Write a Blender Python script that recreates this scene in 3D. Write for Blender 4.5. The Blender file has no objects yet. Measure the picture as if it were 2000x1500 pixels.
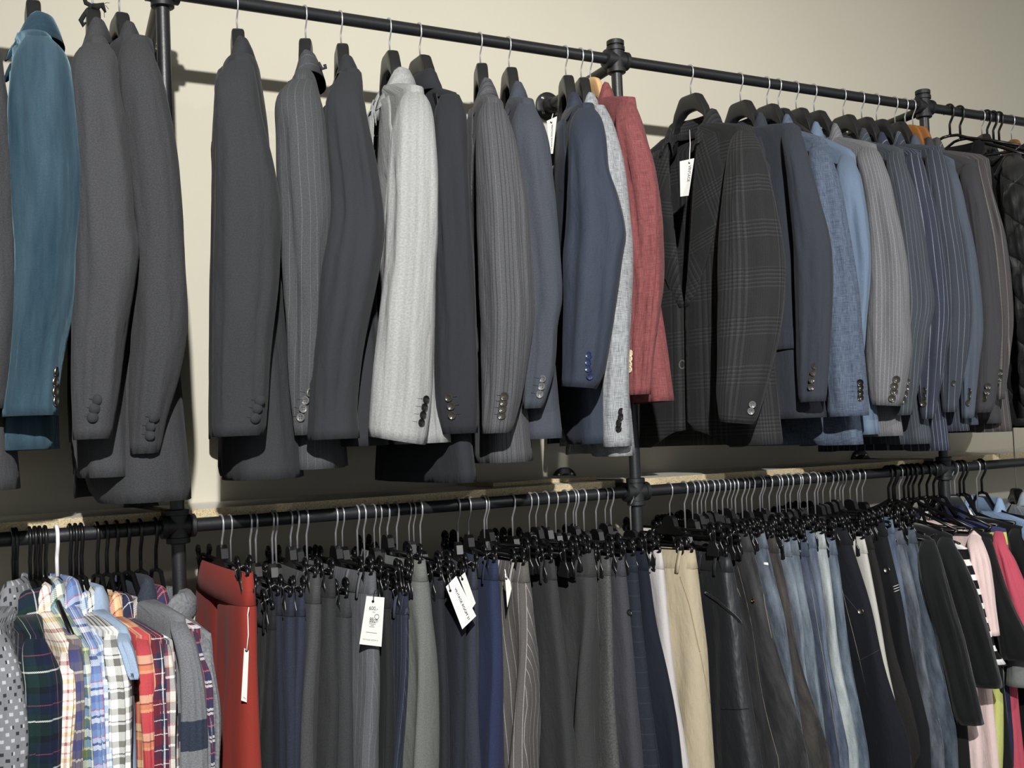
import bpy, bmesh, math, random
from mathutils import Vector, Matrix, noise
from mathutils.bvhtree import BVHTree
from math import sin, cos, pi, sqrt, atan2, asin, radians

random.seed(7)
SC = bpy.context.scene
COL = SC.collection

# ------------------------------------------------------------------ camera (solved from the rails and posts)
FPX = 2262.23
CAM = Vector((-1.56402, -2.16478, 1.49531))
YAW, PITCH, ROLL = 0.5233, 0.0424136, -0.0418799
_f = Vector((sin(YAW)*cos(PITCH), cos(YAW)*cos(PITCH), sin(PITCH)))
_r = Vector((cos(YAW), -sin(YAW), 0.0))
_u = _r.cross(_f)
CR = _r*cos(ROLL) + _u*sin(ROLL)
CU = -_r*sin(ROLL) + _u*cos(ROLL)
CF = _f
cam_data = bpy.data.cameras.new('camera')
cam_data.sensor_fit = 'HORIZONTAL'
cam_data.sensor_width = 36.0
cam_data.lens = FPX/2000*36.0
cam_data.clip_start = 0.05
cam = bpy.data.objects.new('camera', cam_data)
COL.objects.link(cam)
M = Matrix((CR, CU, -CF)).transposed().to_4x4()
M.translation = CAM
cam.matrix_world = M
SC.camera = cam

def ray(px, py):
    return CR*((px-1000)/FPX) - CU*((py-750)/FPX) + CF
def atY(px, py, Y):
    d = ray(px, py)
    return CAM + d*((Y-CAM.y)/d.y)
def railpx(x, lower=False):
    return 1056-0.0775*x if lower else 56.5+0.1525*(x-800)

ZU, ZL, SP, RP = 2.35, 1.35, 1.0366, 0.0128
WY = 0.305

# ------------------------------------------------------------------ node helpers
class NT:
    def __init__(s, name):
        s.m = bpy.data.materials.new(name); s.m.use_nodes = True
        s.t = s.m.node_tree; s.n = s.t.nodes
        s.b = s.n['Principled BSDF']
    def link(s, a, b): s.t.links.new(a, b)
    def node(s, ty, **k):
        n = s.n.new(ty)
        for a, v in k.items(): setattr(n, a, v)
        return n
    def put(s, sock, v):
        if v is None: return
        if hasattr(v, 'is_output') or isinstance(v, bpy.types.NodeSocket): s.link(v, sock)
        else: sock.default_value = v
    def math(s, op, a, b=None, c=None, clamp=False):
        n = s.node('ShaderNodeMath', operation=op); n.use_clamp = clamp
        s.put(n.inputs[0], a); s.put(n.inputs[1], b); s.put(n.inputs[2], c)
        return n.outputs[0]
    def mix(s, f, a, b):
        n = s.node('ShaderNodeMix', data_type='RGBA')
        s.put(n.inputs[0], f); s.put(n.inputs[6], a); s.put(n.inputs[7], b)
        return n.outputs[2]
    def uv(s):
        n = s.node('ShaderNodeUVMap'); n.uv_map = 'UVMap'
        x = s.node('ShaderNodeSeparateXYZ'); s.link(n.outputs[0], x.inputs[0])
        return n.outputs[0], x.outputs[0], x.outputs[1]
    def vec(s, x, y, z=0.0):
        n = s.node('ShaderNodeCombineXYZ'); s.put(n.inputs[0], x); s.put(n.inputs[1], y); s.put(n.inputs[2], z)
        return n.outputs[0]
    def noise(s, vec, scale, detail=2.0, rough=0.5):
        n = s.node('ShaderNodeTexNoise'); s.put(n.inputs['Vector'], vec)
        n.inputs['Scale'].default_value = scale; n.inputs['Detail'].default_value = detail
        n.inputs['Roughness'].default_value = rough
        return n.outputs[0]
    def ramp(s, f, stops, const=True):
        n = s.node('ShaderNodeValToRGB'); s.put(n.inputs[0], f)
        r = n.color_ramp; r.interpolation = 'CONSTANT' if const else 'LINEAR'
        while len(r.elements) < len(stops): r.elements.new(0.5)
        for e, (p, c) in zip(r.elements, stops): e.position = p; e.color = c
        return n.outputs[0]
    def band(s, x, period, width, off=0.0):
        f = s.math('FRACT', s.math('ADD', s.math('DIVIDE', x, period), off))
        return s.math('LESS_THAN', f, width/period)
    def bump(s, h, strength, dist, base=None):
        n = s.node('ShaderNodeBump'); s.put(n.inputs['Height'], h)
        n.inputs['Strength'].default_value = strength; n.inputs['Distance'].default_value = dist
        if base is not None: s.link(base, n.inputs['Normal'])
        return n.outputs[0]

def rgb(r, g=None, b=None):
    """8-bit sRGB -> linear RGBA"""
    if g is None: r, g, b = r
    f = lambda c: (c/255/12.92 if c/255 <= 0.04045 else ((c/255+0.055)/1.055)**2.4)
    return (f(r), f(g), f(b), 1.0)

def rgbd(r, g=None, b=None, k=0.5, m=0.82):
    if g is None: r, g, b = r
    l = 0.3*r+0.59*g+0.11*b
    return rgb((l+(r-l)*k)*m, (l+(g-l)*k)*m, (l+(b-l)*k)*m)
MATS = {}
def plain(name, c, rough=0.5, metal=0.0, spec=0.5, bump=0.0, bscale=300.0):
    if name in MATS: return MATS[name]
    n = NT(name); n.b.inputs['Base Color'].default_value = c
    n.b.inputs['Roughness'].default_value = rough; n.b.inputs['Metallic'].default_value = metal
    n.b.inputs['Specular IOR Level'].default_value = spec
    if bump:
        g = n.node('ShaderNodeTexCoord')
        n.link(n.bump(n.noise(g.outputs['Object'], bscale, 3.0), bump, 0.002), n.b.inputs['Normal'])
    MATS[name] = n.m
    return n.m

def fabric(name, c, kind='plain', heather=0.25, hs=480.0, sheen=0.035, bump=0.12, **k):
    if name in MATS: return MATS[name]
    n = NT(name); uvv, u, v = n.uv()
    col = c
    dark = lambda q, f: (q[0]*f, q[1]*f, q[2]*f, 1.0)
    if kind == 'stripe':
        for (period, width, c2, al) in k['stripes']:
            m = n.band(u, period, width)
            br = n.math('ADD', 0.55, n.math('MULTIPLY', n.noise(n.vec(n.math('MULTIPLY', u, 300.0), n.math('MULTIPLY', v, 300.0)), 1.0), 0.9))
            col = n.mix(n.math('MULTIPLY', n.math('MULTIPLY', m, al), br, clamp=True), col, c2)
    elif kind == 'hstripe':
        m = n.band(v, k['period'], k['width'], k.get('off', 0.0)); col = n.mix(m, col, k['c2'])
    elif kind == 'glen':
        P = 0.105
        zu = n.math('LESS_THAN', n.math('FRACT', n.math('DIVIDE', u, P)), 0.42)
        zv = n.math('LESS_THAN', n.math('FRACT', n.math('DIVIDE', v, P)), 0.42)
        fu = n.band(u, 0.0085, 0.0042); fv = n.band(v, 0.0085, 0.0042)
        du = n.band(u, P, 0.004, 0.29)
        a = n.math('MULTIPLY', zu, fu); b = n.math('MULTIPLY', zv, fv)
        m = n.math('MULTIPLY', n.math('ADD', a, b), 0.5)
        fine = n.math('MULTIPLY', n.band(u, 0.004, 0.002), 0.12)
        col = n.mix(n.math('MULTIPLY', n.math('ADD', m, fine), 0.85, clamp=True), col, k['c2'])
        w = n.math('MULTIPLY', n.math('ADD', n.math('MULTIPLY', zv, n.band(v, 0.0085, 0.002, .6)), n.math('MULTIPLY', zu, n.band(u, 0.0085, 0.002, .6))), 0.45)
        col = n.mix(w, col, k['c3'])
    elif kind == 'plaid':
        P = k['P']; PV = k.get('PV', P)
        cu = n.ramp(n.math('FRACT', n.math('DIVIDE', u, P)), k['U'])
        cv = n.ramp(n.math('FRACT', n.math('DIVIDE', v, PV)), k.get('V', k['U']))
        tw = n.math('FRACT', n.math('MULTIPLY', n.math('ADD', u, v), 1/0.0022))
        f = n.math('ADD', 0.25, n.math('MULTIPLY', n.math('LESS_THAN', tw, 0.5), 0.5))
        col = n.mix(f, cu, cv)
    elif kind == 'blocks':
        col = n.ramp(n.math('FRACT', n.math('DIVIDE', v, k['P'])), k['V'])
    elif kind == 'linen':
        a = n.noise(n.vec(n.math('MULTIPLY', u, 900.0), n.math('MULTIPLY', v, 45.0)), 1.0, 3.0)
        b = n.noise(n.vec(n.math('MULTIPLY', u, 45.0), n.math('MULTIPLY', v, 900.0)), 1.0, 3.0)
        m = n.math('MULTIPLY_ADD', n.math('ADD', a, b), 2.6, -2.1, clamp=True)
        col = n.mix(m, dark(c, 0.62) if 'c2' not in k else k['c2'], c)
    elif kind == 'denim':
        tw = n.math('FRACT', n.math('MULTIPLY', n.math('ADD', u, v), 1/0.0016))
        fade = n.noise(n.vec(n.math('MULTIPLY', u, 30.0), n.math('MULTIPLY', v, 7.0)), 1.0, 4.0, 0.6)
        col = n.mix(n.math('MULTIPLY_ADD', fade, 3.4, -1.35, clamp=True), c, k['c2'])
        col = n.mix(n.math('MULTIPLY', n.math('LESS_THAN', tw, 0.4), 0.25), col, k['c2'])
    elif kind == 'velvet':
        fz = n.noise(n.vec(n.math('MULTIPLY', u, 30.0), n.math('MULTIPLY', v, 3.2)), 1.0, 4.0, 0.6)
        col = n.mix(n.math('MULTIPLY_ADD', fz, 2.0, -0.6, clamp=True), c, k['c2'])  # upright noise streaks paint the pile's highlights into the colour
    elif kind == 'dots':
        x = n.math('FRACT', n.math('DIVIDE', n.math('ADD', u, n.math('MULTIPLY', n.band(v, .019, .0095), 0.0075)), .015)); y = n.math('FRACT', n.math('DIVIDE', v, .0095))
        m = n.math('MULTIPLY', n.math('LESS_THAN', n.math('ABSOLUTE', n.math('SUBTRACT', x, .5)), .18), n.math('LESS_THAN', n.math('ABSOLUTE', n.math('SUBTRACT', y, .5)), .27))
        tone = n.math('GREATER_THAN', n.noise(n.vec(n.math('FLOOR', n.math('DIVIDE', u, .015)), n.math('FLOOR', n.math('DIVIDE', v, .0095))), 1.7), .52)
        col = n.mix(m, col, n.mix(tone, rgb(50, 52, 55), rgb(176, 179, 184)))
    h = n.noise(uvv, hs, 3.0, 0.6)
    f = n.math('MULTIPLY_ADD', h, 4.4*heather, 1.0-2.2*heather, clamp=False)
    hv = n.node('ShaderNodeHueSaturation'); n.put(hv.inputs['Color'], col); n.put(hv.inputs['Value'], f)
    n.link(hv.outputs[0], n.b.inputs['Base Color'])
    n.b.inputs['Roughness'].default_value = k.get('rough', 0.92)
    n.b.inputs['Specular IOR Level'].default_value = k.get('spec', 0.15)
    n.b.inputs['Sheen Weight'].default_value = sheen
    n.b.inputs['Sheen Roughness'].default_value = 0.45
    if 'sheen_tint' in k: n.b.inputs['Sheen Tint'].default_value = k['sheen_tint']
    b1 = n.bump(n.noise(n.vec(n.math('MULTIPLY', u, 34.0), n.math('MULTIPLY', v, 12.0)), 1.0, 3.0, 0.55), k.get('wrinkle', 0.45), 0.009)
    if kind == 'quilt' or k.get('quilt'):
        q = k.get('quilt', 0.09)
        e1 = n.math('ABSOLUTE', n.math('SINE', n.math('MULTIPLY', n.math('ADD', u, v), pi/q)))
        e2 = n.math('ABSOLUTE', n.math('SINE', n.math('MULTIPLY', n.math('SUBTRACT', u, v), pi/q)))
        hq = n.math('POWER', n.math('MINIMUM', e1, e2), 0.5)
        b1 = n.bump(hq, 0.9, 0.012, b1)
    b2 = n.bump(h, bump, 0.0012, b1)
    n.link(b2, n.b.inputs['Normal'])
    MATS[name] = n.m
    return n.m

# ------------------------------------------------------------------ object helpers
def tag(o, label=None, cat=None, group=None, kind=None):
    if label: o['label'] = label
    if cat: o['category'] = cat
    if group: o['group'] = group
    if kind: o['kind'] = kind
    return o
def thing(name, loc, label, cat, group=None):
    o = bpy.data.objects.new(name, None); COL.objects.link(o)
    o.empty_display_size = 0.05; o.location = loc
    return tag(o, label, cat, group)
def origin(parent):
    v = Vector((0, 0, 0))
    while parent is not None: v += parent.location; parent = parent.parent
    return v
def link_mesh(me, name, parent=None, loc=None):
    o = bpy.data.objects.new(name, me); COL.objects.link(o)
    if parent is not None: o.parent = parent
    if loc is not None: o.location = loc
    return o

class MB:
    """collects world-space geometry and links it as one mesh object"""
    def __init__(s): s.v = []; s.f = []; s.uv = []; s.mi = []
    def add(s, vs, fs, uvs=None, mi=0):
        o = len(s.v); s.v += [Vector(p) for p in vs]
        s.uv += list(uvs) if uvs else [(p[0]+p[1], p[2]) for p in vs]
        s.f += [tuple(i+o for i in f) for f in fs]; s.mi += [mi]*len(fs)
        return s
    def loft(s, rings, closed=False, cap0=False, cap1=False, uvs=None, mi=0):
        n = len(rings[0]); vs = [p for r in rings for p in r]; fs = []
        for i in range(len(rings)-1):
            for j in range(n if closed else n-1):
                k = (j+1) % n
                fs.append((i*n+j, i*n+k, (i+1)*n+k, (i+1)*n+j))
        if cap0: fs.append(tuple(range(n-1, -1, -1)))
        if cap1: fs.append(tuple((len(rings)-1)*n+j for j in range(n)))
        return s.add(vs, fs, uvs, mi)
    def tube(s, pts, r, n=10, caps=True, mi=0):
        pts = [Vector(p) for p in pts]; m = len(pts)
        rr = r if isinstance(r, (list, tuple)) else [r]*m
        rings = []; prev = None
        for i, p in enumerate(pts):
            t = (pts[min(i+1, m-1)]-pts[max(i-1, 0)]).normalized()
            if prev is None:
                a = Vector((0, 0, 1)) if abs(t.z) < 0.9 else Vector((1, 0, 0))
                x = t.cross(a).normalized()
            else:
                x = (prev - t*prev.dot(t)).normalized()
            prev = x; y = t.cross(x)
            rings.append([p + (x*cos(2*pi*j/n) + y*sin(2*pi*j/n))*rr[i] for j in range(n)])
        return s.loft(rings, True, caps, caps, mi=mi)
    def lathe(s, c, axis, prof, n=24, mi=0):
        """prof: (along axis, radius)"""
        c = Vector(c); t = Vector(axis).normalized()
        a = Vector((0, 0, 1)) if abs(t.z) < 0.9 else Vector((1, 0, 0))
        x = t.cross(a).normalized(); y = t.cross(x)
        return s.loft([[c+t*h+(x*cos(2*pi*j/n)+y*sin(2*pi*j/n))*r for j in range(n)] for h, r in prof], True, True, True, mi=mi)
    def box(s, lo, hi, mi=0):
        x0, y0, z0 = lo; x1, y1, z1 = hi
        return s.add([(x0,y0,z0),(x1,y0,z0),(x1,y1,z0),(x0,y1,z0),(x0,y0,z1),(x1,y0,z1),(x1,y1,z1),(x0,y1,z1)],
                     [(0,3,2,1),(4,5,6,7),(0,1,5,4),(1,2,6,5),(2,3,7,6),(3,0,4,7)], mi=mi)
    def prism(s, outline, d, mi=0):
        """outline: coplanar world points, extruded by vector d"""
        n = len(outline); d = Vector(d); a = [Vector(p) for p in outline]
        return s.add(a+[p+d for p in a], [tuple(range(n-1, -1, -1)), tuple(range(n, 2*n))]+[(i, (i+1) % n, n+(i+1) % n, n+i) for i in range(n)], mi=mi)
    def build(s, name, mats, parent=None, loc=None, smooth=True, label=None, auto=None):
        me = bpy.data.meshes.new(name)
        base = origin(parent) if parent is not None else (Vector(loc) if loc is not None else Vector((0, 0, 0)))
        me.from_pydata([p-base for p in s.v], [], s.f)
        for m in (mats if isinstance(mats, (list, tuple)) else [mats]): me.materials.append(m)
        lay = me.uv_layers.new(name='UVMap')
        vi = [0]*len(me.loops); me.loops.foreach_get('vertex_index', vi)
        flat = []
        for i in vi: flat += [s.uv[i][0], s.uv[i][1]]
        lay.data.foreach_set('uv', flat)
        me.polygons.foreach_set('material_index', s.mi)
        me.polygons.foreach_set('use_smooth', [smooth]*len(me.polygons))
        if auto is not None: me.set_sharp_from_angle(angle=radians(auto))
        me.update()
        o = link_mesh(me, name, parent, None if parent is not None else base)
        if label: o['label'] = label
        return o

def solidify(o, t, off=-1.0):
    m = o.modifiers.new('thickness', 'SOLIDIFY'); m.thickness = t; m.offset = off
    return o

def lerp(a, b, t): return a+(b-a)*t
def clamp(x, a=0.0, b=1.0): return max(a, min(b, x))
def smooth(a, b, x):
    t = clamp((x-a)/(b-a)); return t*t*(3-2*t)
def interp(tab, x):
    """monotone-ish Hermite through (x, values...) rows"""
    n = len(tab)
    if x <= tab[0][0]: return list(tab[0][1:])
    if x >= tab[-1][0]: return list(tab[-1][1:])
    for i in range(n-1):
        if tab[i][0] <= x <= tab[i+1][0]: break
    x0, x1 = tab[i][0], tab[i+1][0]; t = (x-x0)/(x1-x0); out = []
    for k in range(1, len(tab[0])):
        y0, y1 = tab[i][k], tab[i+1][k]
        s = (y1-y0)/(x1-x0)
        m0 = (y1-tab[i-1][k])/(x1-tab[i-1][0]) if i > 0 else s
        m1 = (tab[i+2][k]-y0)/(tab[i+2][0]-x0) if i+2 < n else s
        h = x1-x0
        out.append((2*t**3-3*t*t+1)*y0+(t**3-2*t*t+t)*h*m0+(-2*t**3+3*t*t)*y1+(t**3-t*t)*h*m1)
    return out
def sgnpow(x, e): return (abs(x)**e)*(1 if x >= 0 else -1)
# ------------------------------------------------------------------ shared materials
IRON = plain('black iron', rgb(27, 28, 30), 0.42, 0.0, 0.5, 0.12, 260)
CAST = plain('black cast iron', rgb(24, 25, 26), 0.5, 0.0, 0.45, 0.25, 420)
CHROME = plain('chrome wire', rgb(205, 205, 208), 0.28, 0.75)
STEEL = plain('screw steel', rgb(190, 188, 180), 0.3, 1.0)
DSTEEL = plain('dull spring steel', rgb(96, 96, 98), 0.4, 0.8)
BLACKP = plain('black hanger plastic', rgb(30, 30, 31), 0.42, 0.0, 0.5)
GLOSSP = plain('glossy black plastic', rgb(13, 13, 14), 0.32, 0.0, 0.5)
RUBBER = plain('matt black rubber', rgb(16, 16, 17), 0.7, 0.0, 0.3)
WHITEP = plain('white plastic', rgb(236, 234, 230), 0.35)
WOODH = plain('pale hanger wood', rgb(206, 166, 116), 0.45, bump=0.1, bscale=120)
WOODD = plain('brown hanger wood', rgb(142, 92, 44), 0.4, bump=0.1, bscale=120)
LINING = plain('dark lining', rgb(20, 20, 22), 0.6)
PAPER = plain('white card', rgb(214, 212, 206), 0.8)
INK = plain('black ink', rgb(22, 22, 24), 0.8)
GREYINK = plain('grey ink', rgb(120, 120, 122), 0.8)
WSTRING = plain('white string', rgb(232, 228, 222), 0.9)
BSTRING = plain('black string', rgb(14, 14, 15), 0.9)
BTN_BLACK = plain('black button', rgb(24, 23, 22), 0.25)
BTN_HORN = plain('dark horn button', rgb(58, 54, 48), 0.25)
BTN_GREY = plain('grey button', rgb(104, 104, 102), 0.35)
BTN_WHITE = plain('bone button', rgb(226, 204, 168), 0.35)
BTN_BLUE = plain('blue button', rgb(44, 54, 84), 0.25)
BTN_STEEL = plain('metal button', rgb(170, 165, 150), 0.3, 1.0)

def wall_mat():
    n = NT('painted wall'); g = n.node('ShaderNodeTexCoord')
    a = n.noise(g.outputs['Object'], 2.2, 4.0)
    n.link(n.mix(a, rgb(188, 182, 164), rgb(195, 190, 174)), n.b.inputs['Base Color'])
    n.b.inputs['Roughness'].default_value = 0.75; n.b.inputs['Specular IOR Level'].default_value = 0.2
    n.link(n.bump(n.noise(g.outputs['Object'], 60, 4.0), 0.15, 0.003), n.b.inputs['Normal'])
    return n.m
def chip_mat():
    n = NT('raw chipboard edge'); g = n.node('ShaderNodeTexCoord')
    v = n.node('ShaderNodeTexVoronoi'); n.link(g.outputs['Object'], v.inputs['Vector']); v.inputs['Scale'].default_value = 800
    s = n.node('ShaderNodeSeparateXYZ'); n.link(v.outputs['Color'], s.inputs[0])
    n.link(n.ramp(s.outputs[0], [(0, rgb(140, 122, 92)), (0.35, rgb(178, 160, 124)), (0.8, rgb(200, 185, 150))], False), n.b.inputs['Base Color'])
    n.b.inputs['Roughness'].default_value = 0.9
    return n.m
def floor_mat():
    n = NT('grey screed floor'); g = n.node('ShaderNodeTexCoord')
    a = n.noise(g.outputs['Object'], 3.0, 6.0)
    n.link(n.mix(a, rgb(96, 92, 86), rgb(128, 122, 114)), n.b.inputs['Base Color'])
    n.b.inputs['Roughness'].default_value = 0.6
    return n.m
WALL, CHIP, FLOOR = wall_mat(), chip_mat(), floor_mat()
MELAMINE = plain('white melamine', rgb(226, 222, 210), 0.35)
CEIL = plain('white ceiling paint', rgb(222, 218, 208), 0.8)

# ------------------------------------------------------------------ room
b = MB().box((-6, WY, -0.1), (7, WY+0.12, 3.2)); o = b.build('wall_back', WALL, loc=(0, WY, 0), smooth=False); tag(o, 'beige painted wall behind the clothes rails', 'wall', kind='structure')
b = MB().box((-6, -5, -0.1), (7, WY, 0)); o = b.build('floor', FLOOR, loc=(0, 0, 0), smooth=False); tag(o, 'grey shop floor', 'floor', kind='structure')
b = MB().box((-6, -5, 3.2), (7, WY+0.12, 3.3)); o = b.build('ceiling', CEIL, loc=(0, 0, 3.2), smooth=False); tag(o, 'white shop ceiling', 'ceiling', kind='structure')

# ------------------------------------------------------------------ pipe rack
rack = thing('pipe_clothes_rack', (0, 0, 0), 'black iron pipe rack with two hanging rails fixed to the beige wall', 'clothes rack')
posts = [-2*SP, -SP, 0.0, SP, 2*SP]
def fitting(x, z, cap):
    m = MB()
    for d in ((1, 0, 0), (-1, 0, 0), (0, 0, -1), (0, 0, 1), (0, 1, 0)):
        L = 0.03
        if d == (0, 1, 0) : L = 0.026
        m.lathe((x, 0, z), d, [(0, 0.0185), (L-0.010, 0.0185), (L-0.009, 0.0215), (L, 0.0215), (L+0.0015, 0.0195)], 28)
    o = m.build('pipe_fitting', CAST, rack, auto=40)
    if cap:
        MB().lathe((x, 0, z), (0, 0, 1), [(0.029, 0.0165), (0.034, 0.0165), (0.035, 0.0205), (0.044, 0.0205), (0.046, 0.018)], 28).build('pipe_cap', CAST, o, auto=40)
for i, x in enumerate(posts):
    MB().lathe((x, 0, 0.0), (0, 0, 1), [(0.0, RP), (ZL-0.02, RP)], 24).build('post', IRON, rack, auto=40)
    MB().lathe((x, 0, ZL+0.02), (0, 0, 1), [(0.0, RP), (ZU-ZL-0.04, RP)], 24).build('post', IRON, rack, auto=40)
    MB().lathe((x, 0, 0.0), (0, 0, 1), [(0.0, 0.045), (0.008, 0.045), (0.009, 0.022), (0.03, 0.02)], 28).build('floor_flange', CAST, rack, auto=40)
    fitting(x, ZU, True); fitting(x, ZL, False)
    for z, dz in ((ZU, -0.028), (ZL, 0.018)):
        xw = -1.0 if (i == 1 and z == ZU) else x
        a = Vector((x, 0.018, z+dz*0.35)); e = Vector((xw, WY-0.004, z+dz)); t = (e-a).normalized()
        MB().tube([a, e], 0.0125, 20).build('wall_brace', IRON, rack, auto=40)
        fl = MB().lathe((xw, WY, z+dz), (0, -1, 0), [(0.0, 0.0365), (0.006, 0.0365), (0.008, 0.034), (0.009, 0.021), (0.026, 0.0185), (0.028, 0.0185)], 32).build('wall_flange', CAST, rack, auto=40)
        for k in range(4):
            q = pi/4+k*pi/2
            MB().lathe((xw+0.027*cos(q), WY-0.008, z+dz+0.027*sin(q)), (0, -1, 0), [(0, 0.0048), (0.002, 0.0045), (0.0028, 0.003), (0.0015, 0.0018)], 12).build('screw', STEEL, fl, auto=40)
for i in range(4):
    for z in (ZU, ZL):
        MB().lathe((posts[i]+0.025, 0, z), (1, 0, 0), [(0, RP), (SP-0.05, RP)], 28).build('rail', IRON, rack, auto=40)

# ------------------------------------------------------------------ shelf boards behind the lower rail
def board(name, x0, x1, y0, y1, z0, z1, label, rot=0.0):
    b = MB()
    b.box((x0, y0, z0), (x1, y1, z1))
    o = b.build(name, [MELAMINE, CHIP], loc=((x0+x1)/2, (y0+y1)/2, z0), smooth=False)
    for p in o.data.polygons:
        if abs(p.normal.z) < 0.5: p.material_index = 1
    return tag(o, label, 'shelf')
board('shelf_board', -2.05, -1.055, 0.05, 0.303, 1.360, 1.376, 'white topped chipboard shelf board behind the plaid shirts')
board('shelf_board', -1.018, -0.022, 0.05, 0.303, 1.360, 1.376, 'white topped chipboard shelf board behind the dress trousers', )
o = board('shelf_board', -0.30, -0.02, 0.13, 0.303, 1.3765, 1.385, 'short thin white board lying on the shelf left of the middle post')
board('shelf_board', 0.022, 1.015, 0.05, 0.303, 1.360, 1.376, 'white topped chipboard shelf board behind the jeans')
board('shelf_board', 1.055, 2.05, 0.05, 0.303, 1.360, 1.376, 'chipboard shelf board at the far right beyond the right post')

# ------------------------------------------------------------------ hangers
def hook_mesh(m, X, z, drop, r=0.0017, lean=0.0, mi=0):
    """question-mark hook over the rail (radius RP) in the Y-Z plane, stem down to z-drop"""
    R = RP+r+0.0006
    pts = []
    for k in range(15):
        a = radians(200-k*17)   # from the wall side over the top to the room side
        pts.append((0.0, -R*cos(a)*-1, R*sin(a)))
    pts = [(0, -R*cos(radians(-20+k*15)), R*sin(radians(-20+k*15))) for k in range(15)]
    pts = [(0, -p[1], p[2]) for p in pts]      # first point at the back
    pts = [(0, R*cos(radians(-25+k*15)), R*sin(radians(-25+k*15))) for k in range(15)]
    pts += [(0, -R*0.93, -R*0.75), (0, -R*0.62, -R*1.35), (0, -R*0.25, -R*1.9), (0, -0.0005, -R*2.35), (0, 0, -drop)]
    P = [Vector((X+lean*(-p[2])/max(drop, .01)*1.0*(1 if p[2] < 0 else 0), p[1], z+p[2])) for p in pts]
    m.tube(P, r, 8, mi=mi)
    return P[-1]

def suit_hanger(X, xc, s, zhead, zN, hs, zsh, label, mat=BLACKP, hook=CHROME, kind='plastic', group='suit hangers on the upper rail', tmax=0.0115):
    """s: unit vector along the shoulders; xc: hanger centre (X, Y)"""
    t = thing('clothes_hanger', (X, 0, ZU), label, 'hanger', group)
    m = MB(); hook_mesh(m, X, ZU, ZU-zhead+0.004, 0.0017, xc.x-X); m.build('hook', hook, t)
    f = Vector((s.y, -s.x, 0)); O = Vector((xc.x, xc.y, 0))
    hs2 = hs-0.035; tl = min(0.0115, tmax)
    if kind == 'plastic':
        tab = [(0.0, zhead, zhead-0.040, 0.0125), (0.014, zhead, zhead-0.041, 0.0125), (0.025, zhead-0.001, zhead-0.045, 0.0125), (0.031, zhead-0.005, zhead-0.050, 0.0125),
               (0.040, zhead-0.020, zhead-0.056, 0.012), (0.052, max(zhead-0.040, zN+.002), zhead-0.070, 0.0115), (0.068, zN-0.007, zN-0.040, tl),
               (0.12, lerp(zN, zsh, .5)-0.014, lerp(zN, zsh, .5)-0.042, tl), (hs2*0.9, zsh-0.014, zsh-0.04, tl), (hs2, zsh-0.022, zsh-0.04, tl*.9)]
    else:
        tab = [(0.0, zhead, zhead-0.05, 0.007), (0.02, zhead-0.004, zhead-0.052, 0.007), (0.04, zhead-0.018, zhead-0.062, 0.007),
               (0.065, zN-0.004, zN-0.045, 0.0065), (0.12, lerp(zN, zsh, .5)-0.01, lerp(zN, zsh, .5)-0.04, 0.0065), (hs2, zsh-0.015, zsh-0.045, 0.006)]
    rings = []
    N = 49
    for i in range(N):
        q = -1+2*i/(N-1); d = sgnpow(q, 1.5)*hs2
        zt, zb, th = interp(tab, abs(d))
        fw = 0.012*(abs(d)/hs2)**2
        c = O+s*d+f*fw; zc = (zt+zb)/2; hh = (zt-zb)/2
        ring = []
        for k in range(16):
            a = 2*pi*k/16
            ring.append(c+f*(th*sgnpow(cos(a), .38))+Vector((0, 0, zc+hh*sgnpow(sin(a), .38))))
        rings.append(ring)
    MB().loft(rings, True, True, True).build('shoulder_bar', mat, t, auto=50)
    return t

def tube_hanger(X, s, label, xz=None, drop=0.078, arm=0.2, fall=0.085, mat=GLOSSP, hookmat=None, group='tube hangers on the lower rail', zr=ZL, hr=0.0034, bar=True, zN=None, zsh=None):
    t = thing('clothes_hanger', (X, 0, zr), label, 'hanger', group)
    m = MB(); hook_mesh(m, X, zr, drop, hr); m.build('hook', hookmat or mat, t)
    zt = zr-drop+0.004
    O = Vector((X, 0, 0))
    if zN is not None:
        fall = zt-(zsh-0.006)
    for sg in (-1, 1):
        pts = [O+Vector((0, 0, zt))+s*(sg*0.0)+Vector((0, 0, 0)), O+s*(sg*0.02)+Vector((0, 0, zt-0.002)), O+s*(sg*0.045)+Vector((0, 0, zt-0.014)),
               O+s*(sg*arm*.6)+Vector((0, 0, zt-fall*.55)), O+s*(sg*arm)+Vector((0, 0, zt-fall))]
        if zN is not None:
            pts = [O+Vector((0, 0, zt)), O+s*(sg*.018)+Vector((0, 0, zt-.004)), O+s*(sg*.05)+Vector((0, 0, min(zN-.004, zt-.02))), O+s*(sg*arm*.6)+Vector((0, 0, lerp(zN, zsh, .42)-.012)), O+s*(sg*arm)+Vector((0, 0, zt-fall))]
        MB().tube(pts, 0.0042, 8).build('arm', mat, t)
    if bar:
        pts = [O+s*d+Vector((0, 0, zt-fall-(0.012 if abs(d) < arm*.97 else 0.0))) for d in (-arm, -arm*.93, 0, arm*.93, arm)]
        MB().tube(pts, 0.0042, 8).build('trouser_bar', mat, t)
    return t

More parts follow.
